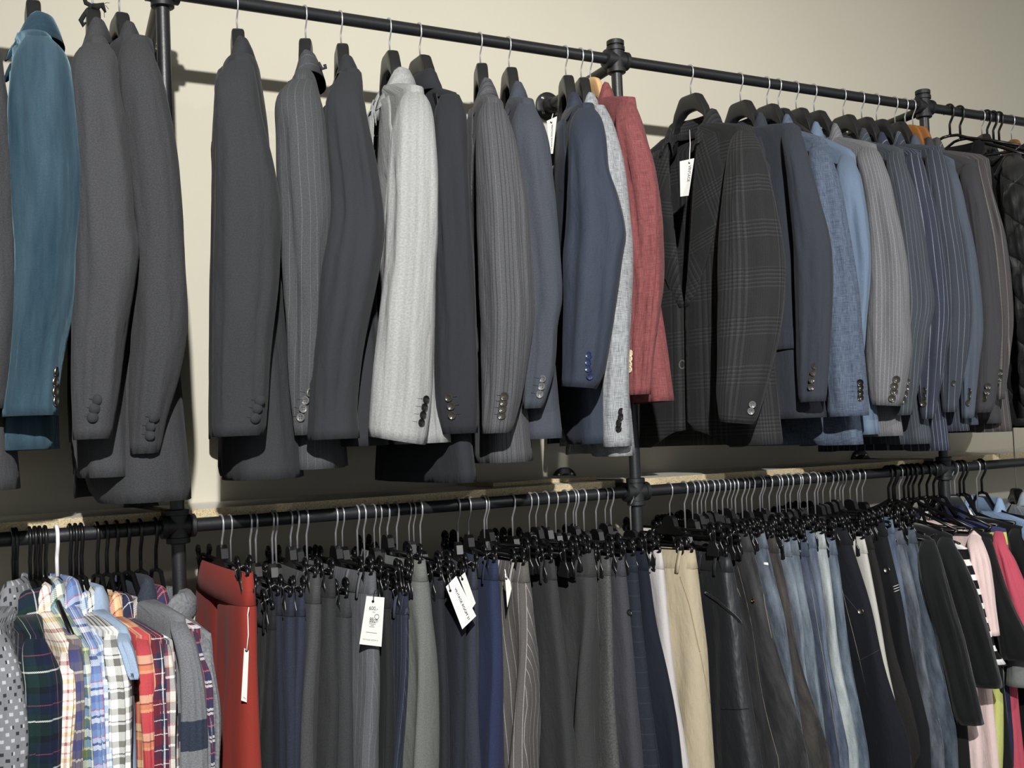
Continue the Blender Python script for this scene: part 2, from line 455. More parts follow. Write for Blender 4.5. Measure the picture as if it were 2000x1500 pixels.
def clip_hanger(X, zw, label, group=None, yaw=0.0, hookmat=CHROME, half=0.15, hr=0.0020, flip=1):
    """wire-hooked hanger with two pinch clips; zw: height of the garment's top edge"""
    t = thing('clip_hanger', (X, 0, ZL), label, 'hanger', group)
    zb = zw+0.004
    s = Vector((sin(yaw), -cos(yaw), 0)); f = Vector((s.y, -s.x, 0)); O = Vector((X, 0, 0))
    m = MB(); hook_mesh(m, X, ZL, ZL-zb-0.033, hr); m.build('hook', hookmat, t)
    # crown block
    prof = [(-0.045, zb-0.002), (-0.04, zb+0.006), (-0.022, zb+0.012), (-0.017, zb+0.03), (-0.008, zb+0.036), (0.008, zb+0.036), (0.017, zb+0.03), (0.022, zb+0.012), (0.04, zb+0.006), (0.045, zb-0.002), (0.04, zb-0.007), (-0.04, zb-0.007)]
    MB().prism([O+s*a+f*-0.0065+Vector((0, 0, z)) for a, z in prof], f*0.013).build('crown', GLOSSP, t, smooth=False)
    # double-rod bar with rounded ends
    m = MB(); L = half+0.028
    loop = [(-L+0.006, 0.0065), (L-0.006, 0.0065), (L-0.001, 0.004), (L, 0.0), (L-0.001, -0.004), (L-0.006, -0.0065), (-L+0.006, -0.0065), (-L+0.001, -0.004), (-L, 0), (-L+0.001, 0.004), (-L+0.006, 0.0065)]
    m.tube([O+s*a+Vector((0, 0, zb+z)) for a, z in loop], 0.0034, 6)
    m.build('bar', GLOSSP, t)
    for sg in (-1, 1):
        c = O+s*(sg*half)
        def P(a, z, d): return c+s*a+f*d+Vector((0, 0, zb+z))
        m = MB()
        for d in (-1, 1):
            # ribs of the pinch arm flaring to the jaw
            for e in (-1, 1):
                m.tube([P(e*0.0100, 0.014, d*0.011), P(e*0.0105, 0.004, d*0.009), P(e*0.0085, -0.010, d*0.0075), P(e*0.0095, -0.020, d*0.007), P(e*0.0165, -0.030, d*0.007), P(e*0.0175, -0.046, d*0.006)], 0.0024, 6)
            m.tube([P(0.0105*cos(a), 0.014+0.0115*sin(a), d*0.011) for a in [k*pi/8 for k in range(9)]], 0.0032, 6)
            m.prism([P(a_, z_, d*0.0115) for a_, z_ in ((-.0085, .016), (-.0085, -.012), (.0085, -.012), (.0085, .016), (.005, .0225), (-.005, .0225))], f*(-d*0.0022))
        k = m.build('clip', GLOSSP, t)
        m = MB()
        for d in (-1, 1):
            jaw = [(-0.0185, -0.047), (0.0185, -0.047), (0.0185, -0.031), (0.011, -0.021), (0.009, -0.010), (-0.009, -0.010), (-0.011, -0.021), (-0.0185, -0.031)]
            m.prism([P(a, z, d*0.0095) for a, z in jaw], f*(-d*0.0045))
        m.build('jaw', RUBBER, k, smooth=False)
        m = MB()
        m.tube([P(0, -0.014, 0.0105), P(0, 0.002, 0.0145), P(0, 0.010, 0.0), P(0, 0.002, -0.0145), P(0, -0.014, -0.0105)], 0.0015, 6)
        m.build('spring', DSTEEL, k)
    return t

# ------------------------------------------------------------------ garments with sleeves
def place_button(parent, bvh, px, py, r, style, mat, name='button'):
    d = ray(px, py); hit = bvh.ray_cast(CAM, d.normalized())
    if hit[0] is None: return None
    p, nrm = hit[0], hit[1]
    if nrm.dot(d) > 0: nrm = -nrm
    m = MB()
    if style == 'dome':
        m.lathe(p, nrm, [(-0.001, r*.9), (0.001, r), (0.003, r*.95), (0.0052, r*.7), (0.0064, r*.35), (0.0067, 0.0001)], 20)
    else:
        m.lathe(p, nrm, [(0.0, r*.8), (0.0012, r*.97), (0.0026, r), (0.0036, r*.9), (0.0032, r*.72), (0.0022, r*.6), (0.0022, 0.0001)], 20)
    o = m.build(name, mat, parent, auto=50)
    if style == '4hole':
        t = nrm.cross(Vector((0, 0, 1))).normalized(); w = nrm.cross(t)
        m = MB()
        for a, b_ in ((-1, -1), (1, -1), (1, 1), (-1, 1)):
            m.lathe(p+(t*a+w*b_)*r*.24+nrm*0.0021, nrm, [(0, r*.12), (0.0004, r*.12)], 8)
        # holes belong to the button mesh itself
        me = o.data; base = origin(parent)
        bm = bmesh.new(); bm.from_mesh(me)
        for poly in m.f:
            pass
        off = len(bm.verts)
        vs = [bm.verts.new(q-base) for q in m.v]
        for fc in m.f:
            fn = bm.faces.new([vs[i] for i in fc]); fn.material_index = 1
        bm.to_mesh(me); bm.free(); me.materials.append(INK)
    return o

def garment(name, label, cat, hookx, rows, mat, col=None, hem=None, face=1, lower=False, kind='jacket', spacing=0.2,
            buttons=(), bstyle='4hole', bmat=BTN_BLACK, br=0.0072, holes=0, sl=0.0, tilt=8.0, yo=0.0, b0=0.05,
            T=None, Tn=0.015, gapn=0.045, vdepth=0.40, cut=0.05, open_=0.0, collar=True, lapel=True, seed=0, group=None,
            wr=1.0, zoff=0.0, hshift=0.0, length=0.74, cuff=False, lapel_mat=None, collar_mat=None, puff=0, far=True, xtop=None, hoodie=False, yprof=None, hs_add=0.026, frontbtn=(), smat=None):
    X0 = atY(hookx, railpx(hookx, lower), 0).x
    zr = ZL if lower else ZU
    rnd = random.Random(seed*77+13)
    sv = Vector((rnd.uniform(0, 50), rnd.uniform(0, 50), rnd.uniform(0, 50)))
    y0, y1 = rows[0][0], rows[-1][0]
    short = kind == 'tee'
    yp = yprof or ([(0, -.168), (.045, -.20), (.12, -.226), (.35, -.245), (.7, -.25), (1, -.24)] if not short else [(0, -.178), (.1, -.205), (.25, -.228), (1, -.26)])
    # ---- sleeve rings
    M = 46 if not short else 26
    NS = 36
    prm = []
    for i in range(M):
        t = i/(M-1); t2 = t**1.25
        y = lerp(y0, y1, t2)
        xl, xr = interp(rows, y)
        Y = interp(yp, t2)[0]+yo
        px = (xl+xr)/2
        d = ray(px, y); k = (Y-CAM.y)/d.y; c = CAM+d*k
        w = max((xr-xl)/2*k/FPX, 0.004)
        psi = atan2(d.x, d.y)
        al = psi+radians(tilt)
        bb = min(b0, 0.42*spacing*max(sin(psi), .45)+0.008)*(0.55+0.45*smooth(0, .12, t)) if True else b0
        bb = min(bb, w*0.95)
        a = sqrt(max(w*w-(bb*sin(al-psi))**2, (0.5*w)**2))/max(cos(al-psi), .3)
        prm.append((c, a, bb, al))
    P0 = prm[0][0]
    sdir = Vector((P0.x-X0, P0.y, 0)); hs = sdir.length+hs_add; s = sdir.normalized()
    f = Vector((s.y, -s.x, 0))*face
    O = Vector((X0, 0, 0))
    zsh = P0.z+0.002
    if col: zc = atY(col[0], col[1], -0.04).z
    else: zc = zsh+0.085
    zN = zc-0.036 if collar else zc-0.004
    zN = max(zN, zsh+0.02)
    t = thing(name, (X0, 0, zN), label, cat, group)
    # ---- body surface
    zh = atY(hem[0], hem[1], -0.16).z if hem else zN-length
    Tc = T if T is not None else min(0.062, 0.40*spacing+0.004)
    Tn_ = min(Tn, Tc*1.2+0.006)
    def dims(z):
        if z >= zsh:
            q = clamp((zN-z)/max(zN-zsh, 1e-4))
            D = lerp(0.062, hs-0.004, q**0.9); TT = lerp(Tn_, .5*Tc, q)
        else:
            q = zsh-z
            D = interp([(0, hs-0.004), (.05, hs), (.15, min(hs, .225)), (.4, min(hs, .205)), (.75, .22)], q)[0]
            TT = interp([(0, .5*Tc), (.12, Tc*.68), (.42, Tc*.82), (.78, Tc*1.1)], q)[0]
        return D, TT
    def gap(z):
        zb = zN-vdepth
        if z > zb: g = gapn*clamp((z-zb)/vdepth)**0.8
        else: g = 0.0
        return g+open_*smooth(0, .3, zN-z)
    ztot = zN-zh
    ex = 0.72
    def S(phi, z):
        D, TT = dims(z)
        cx, sx = cos(phi), sin(phi)
        sway = hshift*smooth(0, ztot, zN-z)
        p = O+f*(TT*sgnpow(cx, ex))+s*(D*sgnpow(sx, ex)) + Vector((sway, 0, 0))
        p.z = z
        return p
    def Nrm(phi, z):
        e = 1e-3
        a = S(phi+e, z)-S(phi-e, z); a.z = 0
        n = a.cross(Vector((0, 0, 1)))
        if n.length < 1e-9: n = f.copy()
        n.normalize()
        c = S(phi, z)-O; c.z = 0
        return n if n.dot(c) >= 0 else -n
    NB, KB = 64, 44
    rings = []; uvs = []
    for i in range(KB):
        q = i/(KB-1); ring = []
        for j in range(NB):
            z = zN-ztot*(q**1.15)
            D, TT = dims(z); g = asin(clamp(gap(z)/D, 0, .9))
            g = g**(1/ex) if g > 0 else 0.0
            phi = g+(2*pi-2*g)*j/(NB-1)
            ef = min(phi, 2*pi-phi)
            z2 = z+cut*(1-smooth(0, 0.55, ef))*smooth(.72, 1, q)
            p = S(phi, z2)
            nn = Nrm(phi, z2)
            am = 0.007*wr*smooth(.12, .5, q)
            w = noise.noise(Vector((phi*2.2, z2*2.2, 0))+sv)*am+noise.noise(Vector((phi*6, z2*3, 4))+sv)*am*.5
            p = p+nn*w
            ring.append(p)
            uvs.append(((phi-pi)*0.105, z2))
        rings.append(ring)
    body = MB().loft(rings, uvs=uvs).build('body', mat, t)
    solidify(body, 0.003)
    # ---- sleeves
    def sleeve(mirror):
        rg = []; uv = []; mis = None
        last = prm[-1]
        k0 = prm[0]
        pr = [(k0[0]+Vector((0, 0.06, -0.012)), k0[1]*.6, k0[2]*.8, k0[3]), (k0[0]+Vector((0, 0.024, 0.0035)), k0[1]*.85, k0[2]*.9, k0[3])]+list(prm)
        H = prm[0][0].z
        for i, (c, a, bb, al) in enumerate(pr):
            A = Vector((cos(al), -sin(al), 0)); B = Vector((sin(al), cos(al), 0))
            tt = clamp((H-c.z)/max(H-prm[-1][0].z, 1e-4)); ring = []
            per = pi*(3*(a+bb)-sqrt((3*a+bb)*(a+3*bb)))
            for j in range(NS+1):
                ph = 2*pi*j/NS
                cs, sn = sgnpow(cos(ph), .85), sgnpow(sin(ph), .85)
                v = B*(bb*cs)+A*(a*sn)
                p = c+v
                p.z += -sl*(sn)*smooth(.8, 1, tt)*0.5
                am = 0.0085*wr*smooth(0.03, .3, tt)*(1-.75*smooth(.88, 1, tt))
                dn = noise.noise(Vector((sn*2.4, cs*1.5, c.z*3.2))+sv)*am + noise.noise(Vector((sn*5.0+c.z*9, cs*2, c.z*7))+sv)*am*.55
                dn += noise.noise(Vector((sn*4.2+c.z*.6, cs*2, c.z*0.9))+sv*2)*am*1.3
                if puff: dn += abs(sin(pi*(c.z-sn*.03)/puff))**.5*0.010-0.006
                vn = v.normalized()
                dn *= (1-0.75*abs(sn)**3)
                p += vn*dn
                ring.append(p)
                uv.append(((ph-pi)/(2*pi)*per, c.z))
            rg.append(ring)
        n0 = len(rg)
        c, a, bb, al = prm[-1]
        for up, sc in ((0, .92), (3, .82)):
            src = rg[n0-1-up]; cc = sum(src[:-1], Vector((0, 0, 0)))/NS
            rg.append([cc+(p-cc)*sc if up else Vector((cc.x+(p.x-cc.x)*sc, cc.y+(p.y-cc.y)*sc, p.z)) for p in src])
            uv += [(0, 0)]*(NS+1)
        if mirror:
            out = []
            for r_ in rg:
                rr = []
                for p in r_:
                    dd = (p-O); d_ = dd.dot(s)
                    rr.append(p-s*(d_*2)+s*(d_*0.14))
                out.append(rr)
            rg = out
        m = MB().loft(rg, cap0=True, uvs=uv)
        nf = (n0-1)*NS
        m.mi = [0 if i < nf else 1 for i in range(len(m.f))]
        m.mi[-1] = 0
        return m
    m = sleeve(False)
    slv = m.build('sleeve', [smat or mat, LINING], t)
    bvh = BVHTree.FromPolygons([tuple(p) for p in m.v], m.f)
    if far: sleeve(True).build('sleeve', [smat or mat, LINING], t)
    for (bx, by) in buttons:
        place_button(slv, bvh, bx, by, br, bstyle, bmat)
        if holes:
            h = MB(); pts = []
            for k in range(4):
                dd = ray(bx-holes*(7+k*3), by-1.5*(k-1)*.3-2); hit = bvh.ray_cast(CAM, dd.normalized())
                if hit[0] is not None: pts.append(hit[0]-dd.normalized()*0.0008)
            if len(pts) > 1:
                h.tube(pts, 0.0007, 5); h.build('buttonhole', smat or mat, slv)
    # ---- collar
    if collar:
        cm = collar_mat or mat
        prof = [(-0.004, 0.0, -0.012), (-0.002, 0.0, 0.018), (0.0, 0.0, 0.033), (0.004, 0.0, 0.037), (0.010, 0.0, 0.034), (0.017, 0, 0.018), (0.025, 0, -0.010)]
        if kind == 'shirt': prof = [(-0.003, 0, -0.01), (-0.001, 0, .02), (0.001, 0, .034), (0.005, 0, .038), (0.011, 0, .033), (0.018, 0, .012), (0.024, 0, -.02)]
        if hoodie: prof = [(-.004, 0, -.01), (-.002, 0, .02), (.006, 0, .036), (.018, 0, .038), (.027, 0, .025), (.027, 0, .0), (.018, 0, -.016), (.006, 0, -.02)]
        rg = []; uv = []
        ph0 = 0.72
        for i in range(33):
            ph = ph0+(2*pi-2*ph0)*i/32
            ef = min(ph, 2*pi-ph); fr = 1-smooth(ph0, 1.7, ef)
            ring = []
            for (o_, _, h) in prof:
                D, TT = 0.060+o_, max(Tn_-0.003+o_, 0.006)
                p = O+f*(TT*sgnpow(cos(ph), .8))+s*(D*sgnpow(sin(ph), .8))
                p.z = zN+h*(1-fr*.3)-0.048*fr
                p += f*(0.006*fr)
                ring.append(p); uv.append((h+o_, ph*.05))
            rg.append(ring)
        solidify(MB().loft(rg, uvs=uv).build('collar', cm, t), 0.0025, 0)
    # ---- lapels lying on the two fronts
    if lapel:
        for sg in (1, -1):
            rg = []; uv = []
            for i in range(19):
                q = i/18; z = lerp(zN-0.035, zN-vdepth, q)
                wd = interp([(0, .05), (.17, .07), (.19, .052), (.26, .088), (.6, .058), (1, .006)], q)[0] if i not in (3, 4) else (.07 if i == 3 else .088)
                D, TT = dims(z); g = asin(clamp(gap(z)/D, 0, .9)); g = g**(1/ex) if g > 0 else 0
                ring = []
                for k in range(7):
                    e = wd*k/6
                    ph = (g+(e/D)*1.25+0.0)
                    ph = ph if sg > 0 else 2*pi-ph
                    p = S(ph, z)+Nrm(ph, z)*(0.003+0.006*sin(pi*min(k/6+.12, 1.0))*(1-.5*q))
                    ring.append(p); uv.append((e*.9+z*.35, z-e*.4))
                rg.append(ring)
            solidify(MB().loft(rg, uvs=uv).build('lapel', lapel_mat or mat, t), 0.003, 0)
        # pocket flap on the near front
        for sg in (1, -1):
            zf = zN-0.50
            rg = []; uv = []
            for i in range(5):
                z = zf-0.05*i/4; ring = []
                for k in range(9):
                    ph = 0.5+0.75*k/8; ph = ph if sg > 0 else 2*pi-ph
                    ring.append(S(ph, z)+Nrm(ph, z)*(0.008+0.003*i/4)); uv.append((ph*.2, z))
                rg.append(ring)
            solidify(MB().loft(rg, uvs=uv).build('pocket_flap', mat, t), 0.002, 0)
    info = dict(Tc=Tc, t=t, X0=X0, s=s, f=f, hs=hs, zsh=zsh, zN=zN, S=S, Nrm=Nrm, slv=slv, bvh=bvh, body=body, zh=zh, O=O, rings=rings)
    if frontbtn:
        bb = MB().loft(rings); bv = BVHTree.FromPolygons([tuple(p) for p in bb.v], bb.f)
        for (bx, by) in frontbtn: place_button(body, bv, bx, by, br*1.5, bstyle, bmat)
        info['bodybvh'] = bv
    return info
# ------------------------------------------------------------------ trousers on clip hangers
def trousers(name, label, cat, hookx, top, xb, mat, th=0.018, L0=0.172, L1=0.225, band=0.038, loops=True, group=None, seed=0, wave=0.0055,
             band_mat=None, hem=0.28, zface=None, Yt=-.17, Yb=-.225, bulge=1.0, maxyaw=0.42):
    A = atY(top[0], top[1], Yt); B = atY(xb, 1500, Yb)
    zt = A.z
    X0 = atY(hookx, railpx(hookx, True), 0).x
    yaw = max(-maxyaw, min(maxyaw, atan2(A.x-th*1.2-X0, -Yt)))
    s = Vector((sin(yaw), -cos(yaw), 0)); f = Vector((s.y, -s.x, 0)); O = Vector((X0, 0, 0))
    sv = Vector((seed*3.17, seed*1.3, seed*.7)); rnd = random.Random(seed)
    t = thing(name, (X0, 0, zt), label, cat, group)
    slope = (B.x-A.x)/(B.z-A.z) if abs(B.z-A.z) > .05 else 0
    def Lz(d): return lerp(L0, L1, clamp(d/.48))-0.03*smooth(.55, 1.0, d)
    def drift(z):
        d = zt-z
        return (A.x+slope*(z-A.z))-(O+s*Lz(d)).x-th*1.0
    def thick(d): return th*(0.62+0.38*smooth(0, .06, d)+.25*bulge*smooth(.1, .4, d))
    ph1, ph2 = rnd.uniform(0, 6), rnd.uniform(0, 6)
    def P(q, side, z):
        """q: along the flat garment; side: -1..1 through the thickness"""
        d = zt-z
        w = wave*smooth(.02, .25, d)*(sin(q*46+ph1+d*2)+.6*sin(q*83+ph2-d*3))
        w += noise.noise(Vector((q*9, z*4, 0))+sv)*.0055*smooth(0, .2, d)
        p = O+s*q+f*(side*thick(d)+w)+Vector((drift(z), 0, 0))
        p.z = z
        return p
    legs = []
    KZ = 30; NJ = 44
    for sg in (1, -1):
        rings = []; uv = []
        for i in range(KZ):
            qz = i/(KZ-1); z = zt-0.004-(zt-hem)*qz**1.2; d = zt-z; L = Lz(d)
            sp = 0.006*smooth(.26, .34, d)
            c = sg*(L/2+sp); hl = L/2+0.003*(1-smooth(.2, .3, d))-sp
            ring = []; u = 0.0
            for j in range(NJ+1):
                a = 2*pi*j/NJ
                q = c+hl*sgnpow(cos(a), .8)*sg
                ring.append(P(q, sgnpow(sin(a), .6), z))
                if j: u += (ring[-1]-ring[-2]).length
                uv.append((u, z))
            rings.append(ring)
        m = MB().loft(rings, False, True, True, uvs=uv)
        lg = m.build('leg', mat, t)
        legs.append((lg, m))
    # waistband
    rings = []; uv = []
    for dz, g in ((0.002, -.0015), (0.0025, .002), (-band*.5, .0032), (-band+.0015, .0038), (-band, .0005)):
        ring = []
        for j in range(64):
            a = 2*pi*j/64; z = zt+dz
            q = (Lz(max(zt-z, 0))+.002+g)*sgnpow(cos(a), .8)
            p = P(q, sgnpow(sin(a), .6), z)+f*((g+.001)*(1 if sin(a) > 0 else -1)*abs(sin(a)))
            ring.append(p); uv.append((q, z))
        rings.append(ring)
    wb = MB().loft(rings, True, uvs=uv).build('waistband', band_mat or mat, t); solidify(wb, 0.002)
    if loops:
        for q in (0.155, 0.09, -0.09):
            m = MB(); pr = []
            for z in (zt+.002, zt-.01, zt-band*.6, zt-band-.006):
                pr.append(P(q, 1, z)+f*(0.0045 if zt-z > .004 and zt-z < band else .002))
            rr = [[p+s*(.005)+f*.001, p-s*(.005)+f*.001, p-s*.005-f*.0012, p+s*.005-f*.0012] for p in pr]
            m.loft(rr, True, True, True, uvs=[(0, 0)]*16).build('belt_loop', band_mat or mat, t)
    if cat == 'jeans':
        th_ = plain('pale thread', rgb(138, 130, 112), .9)
        for q0, q1, d1 in ((.80, .80, .75), (.55, .72, .14), (.30, .34, .16)):
            pts = []
            for k in range(22):
                d = lerp(band+.004, d1, k/21); z = zt-d
                q = Lz(d)*lerp(q0, q1, smooth(0, 1, k/21))
                pts.append(P(q, sgnpow(sqrt(max(0, 1-(clamp((q-Lz(d)/2)/(Lz(d)/2), -1, 1))**2)), .6), z)+f*.0006)
            MB().tube(pts, .0006, 4).build('stitching', th_, t)
    bb = MB()
    for _, m in legs: bb.add(m.v, m.f)
    bvh = BVHTree.FromPolygons([tuple(p) for p in bb.v], bb.f)
    return dict(t=t, leg=legs[0][0], wb=wb, bvh=bvh, zt=zt, X0=X0, s=s, f=f, P=P, yaw=yaw, Lz=Lz)

def patch_px(parent, bvh, quad, mat, name, off=0.0015, n=8, t=0.0015):
    """a sewn patch: quad of pixels (tl, tr, br, bl) laid on the surface"""
    rg = []; uv = []
    for i in range(n+1):
        ring = []
        for j in range(n+1):
            u, v = j/n, i/n
            px = [lerp(lerp(quad[0][k], quad[1][k], u), lerp(quad[3][k], quad[2][k], u), v) for k in (0, 1)]
            d = ray(*px).normalized(); h = bvh.ray_cast(CAM, d)
            if h[0] is None: return None
            ring.append(h[0]-d*off); uv.append((u*.12, v*.16))
        rg.append(ring)
    o = MB().loft(rg, uvs=uv).build(name, mat, parent); solidify(o, t, 0)
    return o
def seam_px(parent, bvh, pts, mat, name='seam', r=0.0009, off=0.0012):
    P = []
    for i in range(len(pts)-1):
        for k in range(6):
            q = k/6; px = [lerp(pts[i][c], pts[i+1][c], q) for c in (0, 1)]
            d = ray(*px).normalized(); h = bvh.ray_cast(CAM, d)
            if h[0] is not None: P.append(h[0]-d*off)
    if len(P) > 2: return MB().tube(P, r, 5).build(name, mat, parent)

# ------------------------------------------------------------------ price tags
def text_mesh(body):
    c = bpy.data.curves.new('lettering', 'FONT'); c.body = body; c.size = 1.0; c.resolution_u = 3
    o = bpy.data.objects.new('lettering', c); COL.objects.link(o)
    bpy.context.view_layer.update()
    me = o.to_mesh()
    vs = [v.co.copy() for v in me.vertices]; fs = [tuple(p.vertices) for p in me.polygons]
    o.to_mesh_clear()
    bpy.data.objects.remove(o); bpy.data.curves.remove(c)
    x0 = min(v.x for v in vs); x1 = max(v.x for v in vs); y0 = min(v.y for v in vs); y1 = max(v.y for v in vs)
    return [((v.x-x0)/(x1-x0), (v.y-y0)/(y1-y0)) for v in vs], fs

def price_tag(label, quad, Y, string, smat, texts=(), lines=(), circle=None, hole=(0.5, 0.09), group=None, name='price_tag'):
    """quad: pixel corners tl, tr, br, bl with depth(s) Y"""
    Ys = Y if isinstance(Y, (list, tuple)) else [Y]*4
    q = [atY(p[0], p[1], y) for p, y in zip(quad, Ys)]
    nrm = (q[1]-q[0]).cross(q[3]-q[0]).normalized()
    if nrm.dot(CAM-q[0]) < 0: nrm = -nrm
    def at(u, v, off=0.0): return lerp(lerp(q[0], q[1], u), lerp(q[3], q[2], u), v)+nrm*off
    t = thing(name, at(.5, 0), label, 'price tag', group)
    m = MB(); rg = []
    for sgn in (0, 1):
        pass
    a = [at(0, 0), at(1, 0), at(1, 1), at(0, 1)]
    m.prism(a, -nrm*0.0008); m.build('card', PAPER, t, smooth=False)
    hp = at(hole[0], hole[1], 0.0002)
    MB().lathe(hp, nrm, [(0, 0.0026), (0.0005, 0.0026)], 14).build('eyelet', INK, t)
    pts = [hp+nrm*.0012]+[atY(x, y, yy) for x, y, yy in string]
    MB().tube(pts, 0.0009, 6).build('string', smat, t)
    for (body, u0, v0, u1, v1, mat, vert) in texts:
        vs, fs = text_mesh(body)
        pts = []
        for (x, y) in vs:
            if vert: u, v = lerp(u1, u0, 1-y) if False else lerp(u0, u1, y), lerp(v0, v1, x)
            else: u, v = lerp(u0, u1, x), lerp(v1, v0, y)
            pts.append(at(u, v, 0.0006 if len(set(Ys)) == 1 else 0.0022))
        MB().add(pts, fs, [(0, 0)]*len(pts)).build('lettering', mat, t, smooth=False)
    if lines:
        m = MB()
        for (u0, v0, u1, v1) in lines:
            hh = 0.006
            m.add([at(u0, v0-hh, .0004), at(u1, v1-hh, .0004), at(u1, v1+hh, .0004), at(u0, v0+hh, .0004)], [(0, 1, 2, 3)], [(0, 0)]*4)
        m.build('small_print', GREYINK, t, smooth=False)
    if circle:
        u, v, ru, rv = circle
        MB().tube([at(u+ru*cos(k*pi/12), v+rv*sin(k*pi/12), .0006) for k in range(25)], 0.0004, 5).build('ink_circle', INK, t)
    return t
# ------------------------------------------------------------------ fabrics
c = rgbd
F_CHAR = fabric('charcoal wool', c(72, 73, 77), heather=.28)
F_CHAR2 = fabric('charcoal flannel', c(66, 67, 71), heather=.30)
F_DARK = fabric('dark grey wool', c(58, 60, 65), heather=.2)
F_INK = fabric('ink grey worsted', c(54, 57, 64), heather=.1, bump=.1)
F_TEAL = fabric('teal velvet', rgb(32, 50, 61), 'velvet', c2=rgb(62, 82, 94), sheen=0.55, sheen_tint=rgb(140, 175, 190), heather=.12, spec=.1)
F_PIN1 = fabric('grey pinstripe wool', c(80, 82, 86), 'stripe', stripes=[(.0125, .0011, c(130, 132, 136), .32)], heather=.3)
F_LGREY = fabric('light grey herringbone', rgb(146, 147, 145), 'stripe', stripes=[(.012, .005, rgb(132, 133, 132), .35)], heather=.2, hs=300)
F_NAVYBLK = fabric('blue black wool', c(48, 53, 61), heather=.1, bump=.12)
F_PIN2 = fabric('grey multistripe', c(92, 93, 99), 'stripe', stripes=[(.026, .0016, c(176, 176, 180), .45), (.0065, .0013, c(48, 48, 52), .65)], heather=.25)
F_BLUGREY = fabric('blue grey flannel', c(74, 82, 100), heather=.22)
F_NAVY = fabric('navy blue wool', rgb(44, 50, 62), heather=.2, bump=.15, rough=.75, spec=.25)
F_LLINEN = fabric('pale grey linen', c(196, 201, 205), 'linen', c2=c(128, 136, 142), heather=.12)
F_RED = fabric('red linen', rgb(130, 76, 75), 'linen', c2=rgb(102, 56, 57), heather=.12, wrinkle=.6)
F_GLEN = fabric('glen check wool', c(45, 46, 47), 'glen', c2=c(70, 70, 71), c3=c(32, 31, 34), heather=.2)
F_SLATE = fabric('slate navy wool', c(58, 66, 82), heather=.14)
F_BLINEN = fabric('blue linen', rgb(92, 103, 119), 'linen', c2=rgb(62, 71, 87), heather=.14, wrinkle=.5)
F_LBLUE = fabric('light blue cotton', rgb(98, 113, 132), heather=.1, wrinkle=.4)
F_GSTR = fabric('grey fine stripe', c(122, 122, 128), 'stripe', stripes=[(.0065, .0016, c(158, 158, 164), .6)], heather=.25)
F_SPIN = fabric('slate pinstripe', c(70, 80, 94), 'stripe', stripes=[(.009, .0011, c(134, 144, 160), .5)], heather=.15)
F_NPIN = fabric('navy chalk stripe', c(58, 68, 98), 'stripe', stripes=[(.015, .0018, c(168, 174, 200), .6)], heather=.15)
F_BPIN = fabric('blue grey pinstripe', c(66, 75, 94), 'stripe', stripes=[(.014, .0013, c(140, 150, 172), .65)], heather=.15)
F_SBLUE = fabric('slate blue twill', c(84, 102, 130), heather=.12)
F_BRGREY = fabric('brown grey wool', c(76, 74, 80), heather=.14)
F_BRPIN = fabric('brown pinstripe', c(92, 84, 84), 'stripe', stripes=[(.017, .0018, c(160, 146, 138), .6)], heather=.15)
F_QUILT = fabric('black quilted nylon', c(40, 41, 41), quilt=.11, heather=.05, rough=.55, spec=.35, sheen=.05, hs=200)
F_BLKJ = fabric('black jersey', c(27, 29, 31), heather=.15, sheen=.15)
F_BLKH = fabric('black fleece', c(24, 24, 26), heather=.2)

# ------------------------------------------------------------------ jackets on the upper rail (left to right)
GJ = 'tailored jackets on the upper rail'
JK = []
def J(label, hx, rows, mat, col, hem, hanger='plastic', **k):
    g = garment('suit_jacket', label, 'jacket', hx, rows, mat, col, hem, group=GJ, seed=len(JK)+1, **k)
    JK.append((g, hx, label, hanger)); return g

J('dark grey jacket cut off by the left edge, left of the teal velvet one', -70, [(95,-62,0),(150,-92,5),(200,-97,13),(300,-97,22),(500,-97,28),(600,-97,29),(700,-97,22),(800,-92,12)], F_CHAR, (-20, 30), (20, 955), spacing=.3, yo=.02, hshift=-.02)
J('teal blue velvet jacket with open cuff, leftmost whole jacket', 60, [(74,52,98),(100,37,123),(130,28,135),(170,24,142),(220,21,147),(300,23,156),(330,25,158),(400,28,154),(500,32,147),(560,30,144),(620,28,136),(680,24,122),(740,18,112),(800,9,109),(813,8,111)], F_TEAL, (75, 33), (68, 878), spacing=.3, buttons=[(107,725),(106,745),(106,764),(107,783)], bmat=BTN_STEEL, br=.008, Tn=.03, T=.052, wr=1.3, hshift=-.035)
J('mid grey wool jacket with covered cuff buttons, right beside the teal velvet one', 178, [(84,172,208),(105,152,224),(133,142,229),(180,142,233),(233,143,243),(333,146,254),(433,147,262),(490,147,268),(560,146,260),(640,144,247),(700,143,238),(780,143,228),(858,145,216)], F_CHAR, (195, 45), (195, 932), spacing=.3, buttons=[(190,781),(185,798),(181,815)], bstyle='dome', bmat=F_DARK, br=.0092, holes=1, yo=-.012, T=.05, sl=.0)
J('mid grey wool jacket hanging just left of the left post', 230, [(76,246,285),(97,238,294),(130,231,308),(167,232,320),(227,237,331),(280,243,340),(333,248,347),(400,256,352),(500,264,358),(600,262,363),(673,258,360),(733,254,348),(817,252,324),(886,255,311)], F_CHAR2, (258, 54), (300, 978), spacing=.35, buttons=[(300,816),(294,833),(293,850)], bstyle='dome', bmat=F_DARK, br=.0092, holes=1, yo=.025, T=.074, hshift=-.005)
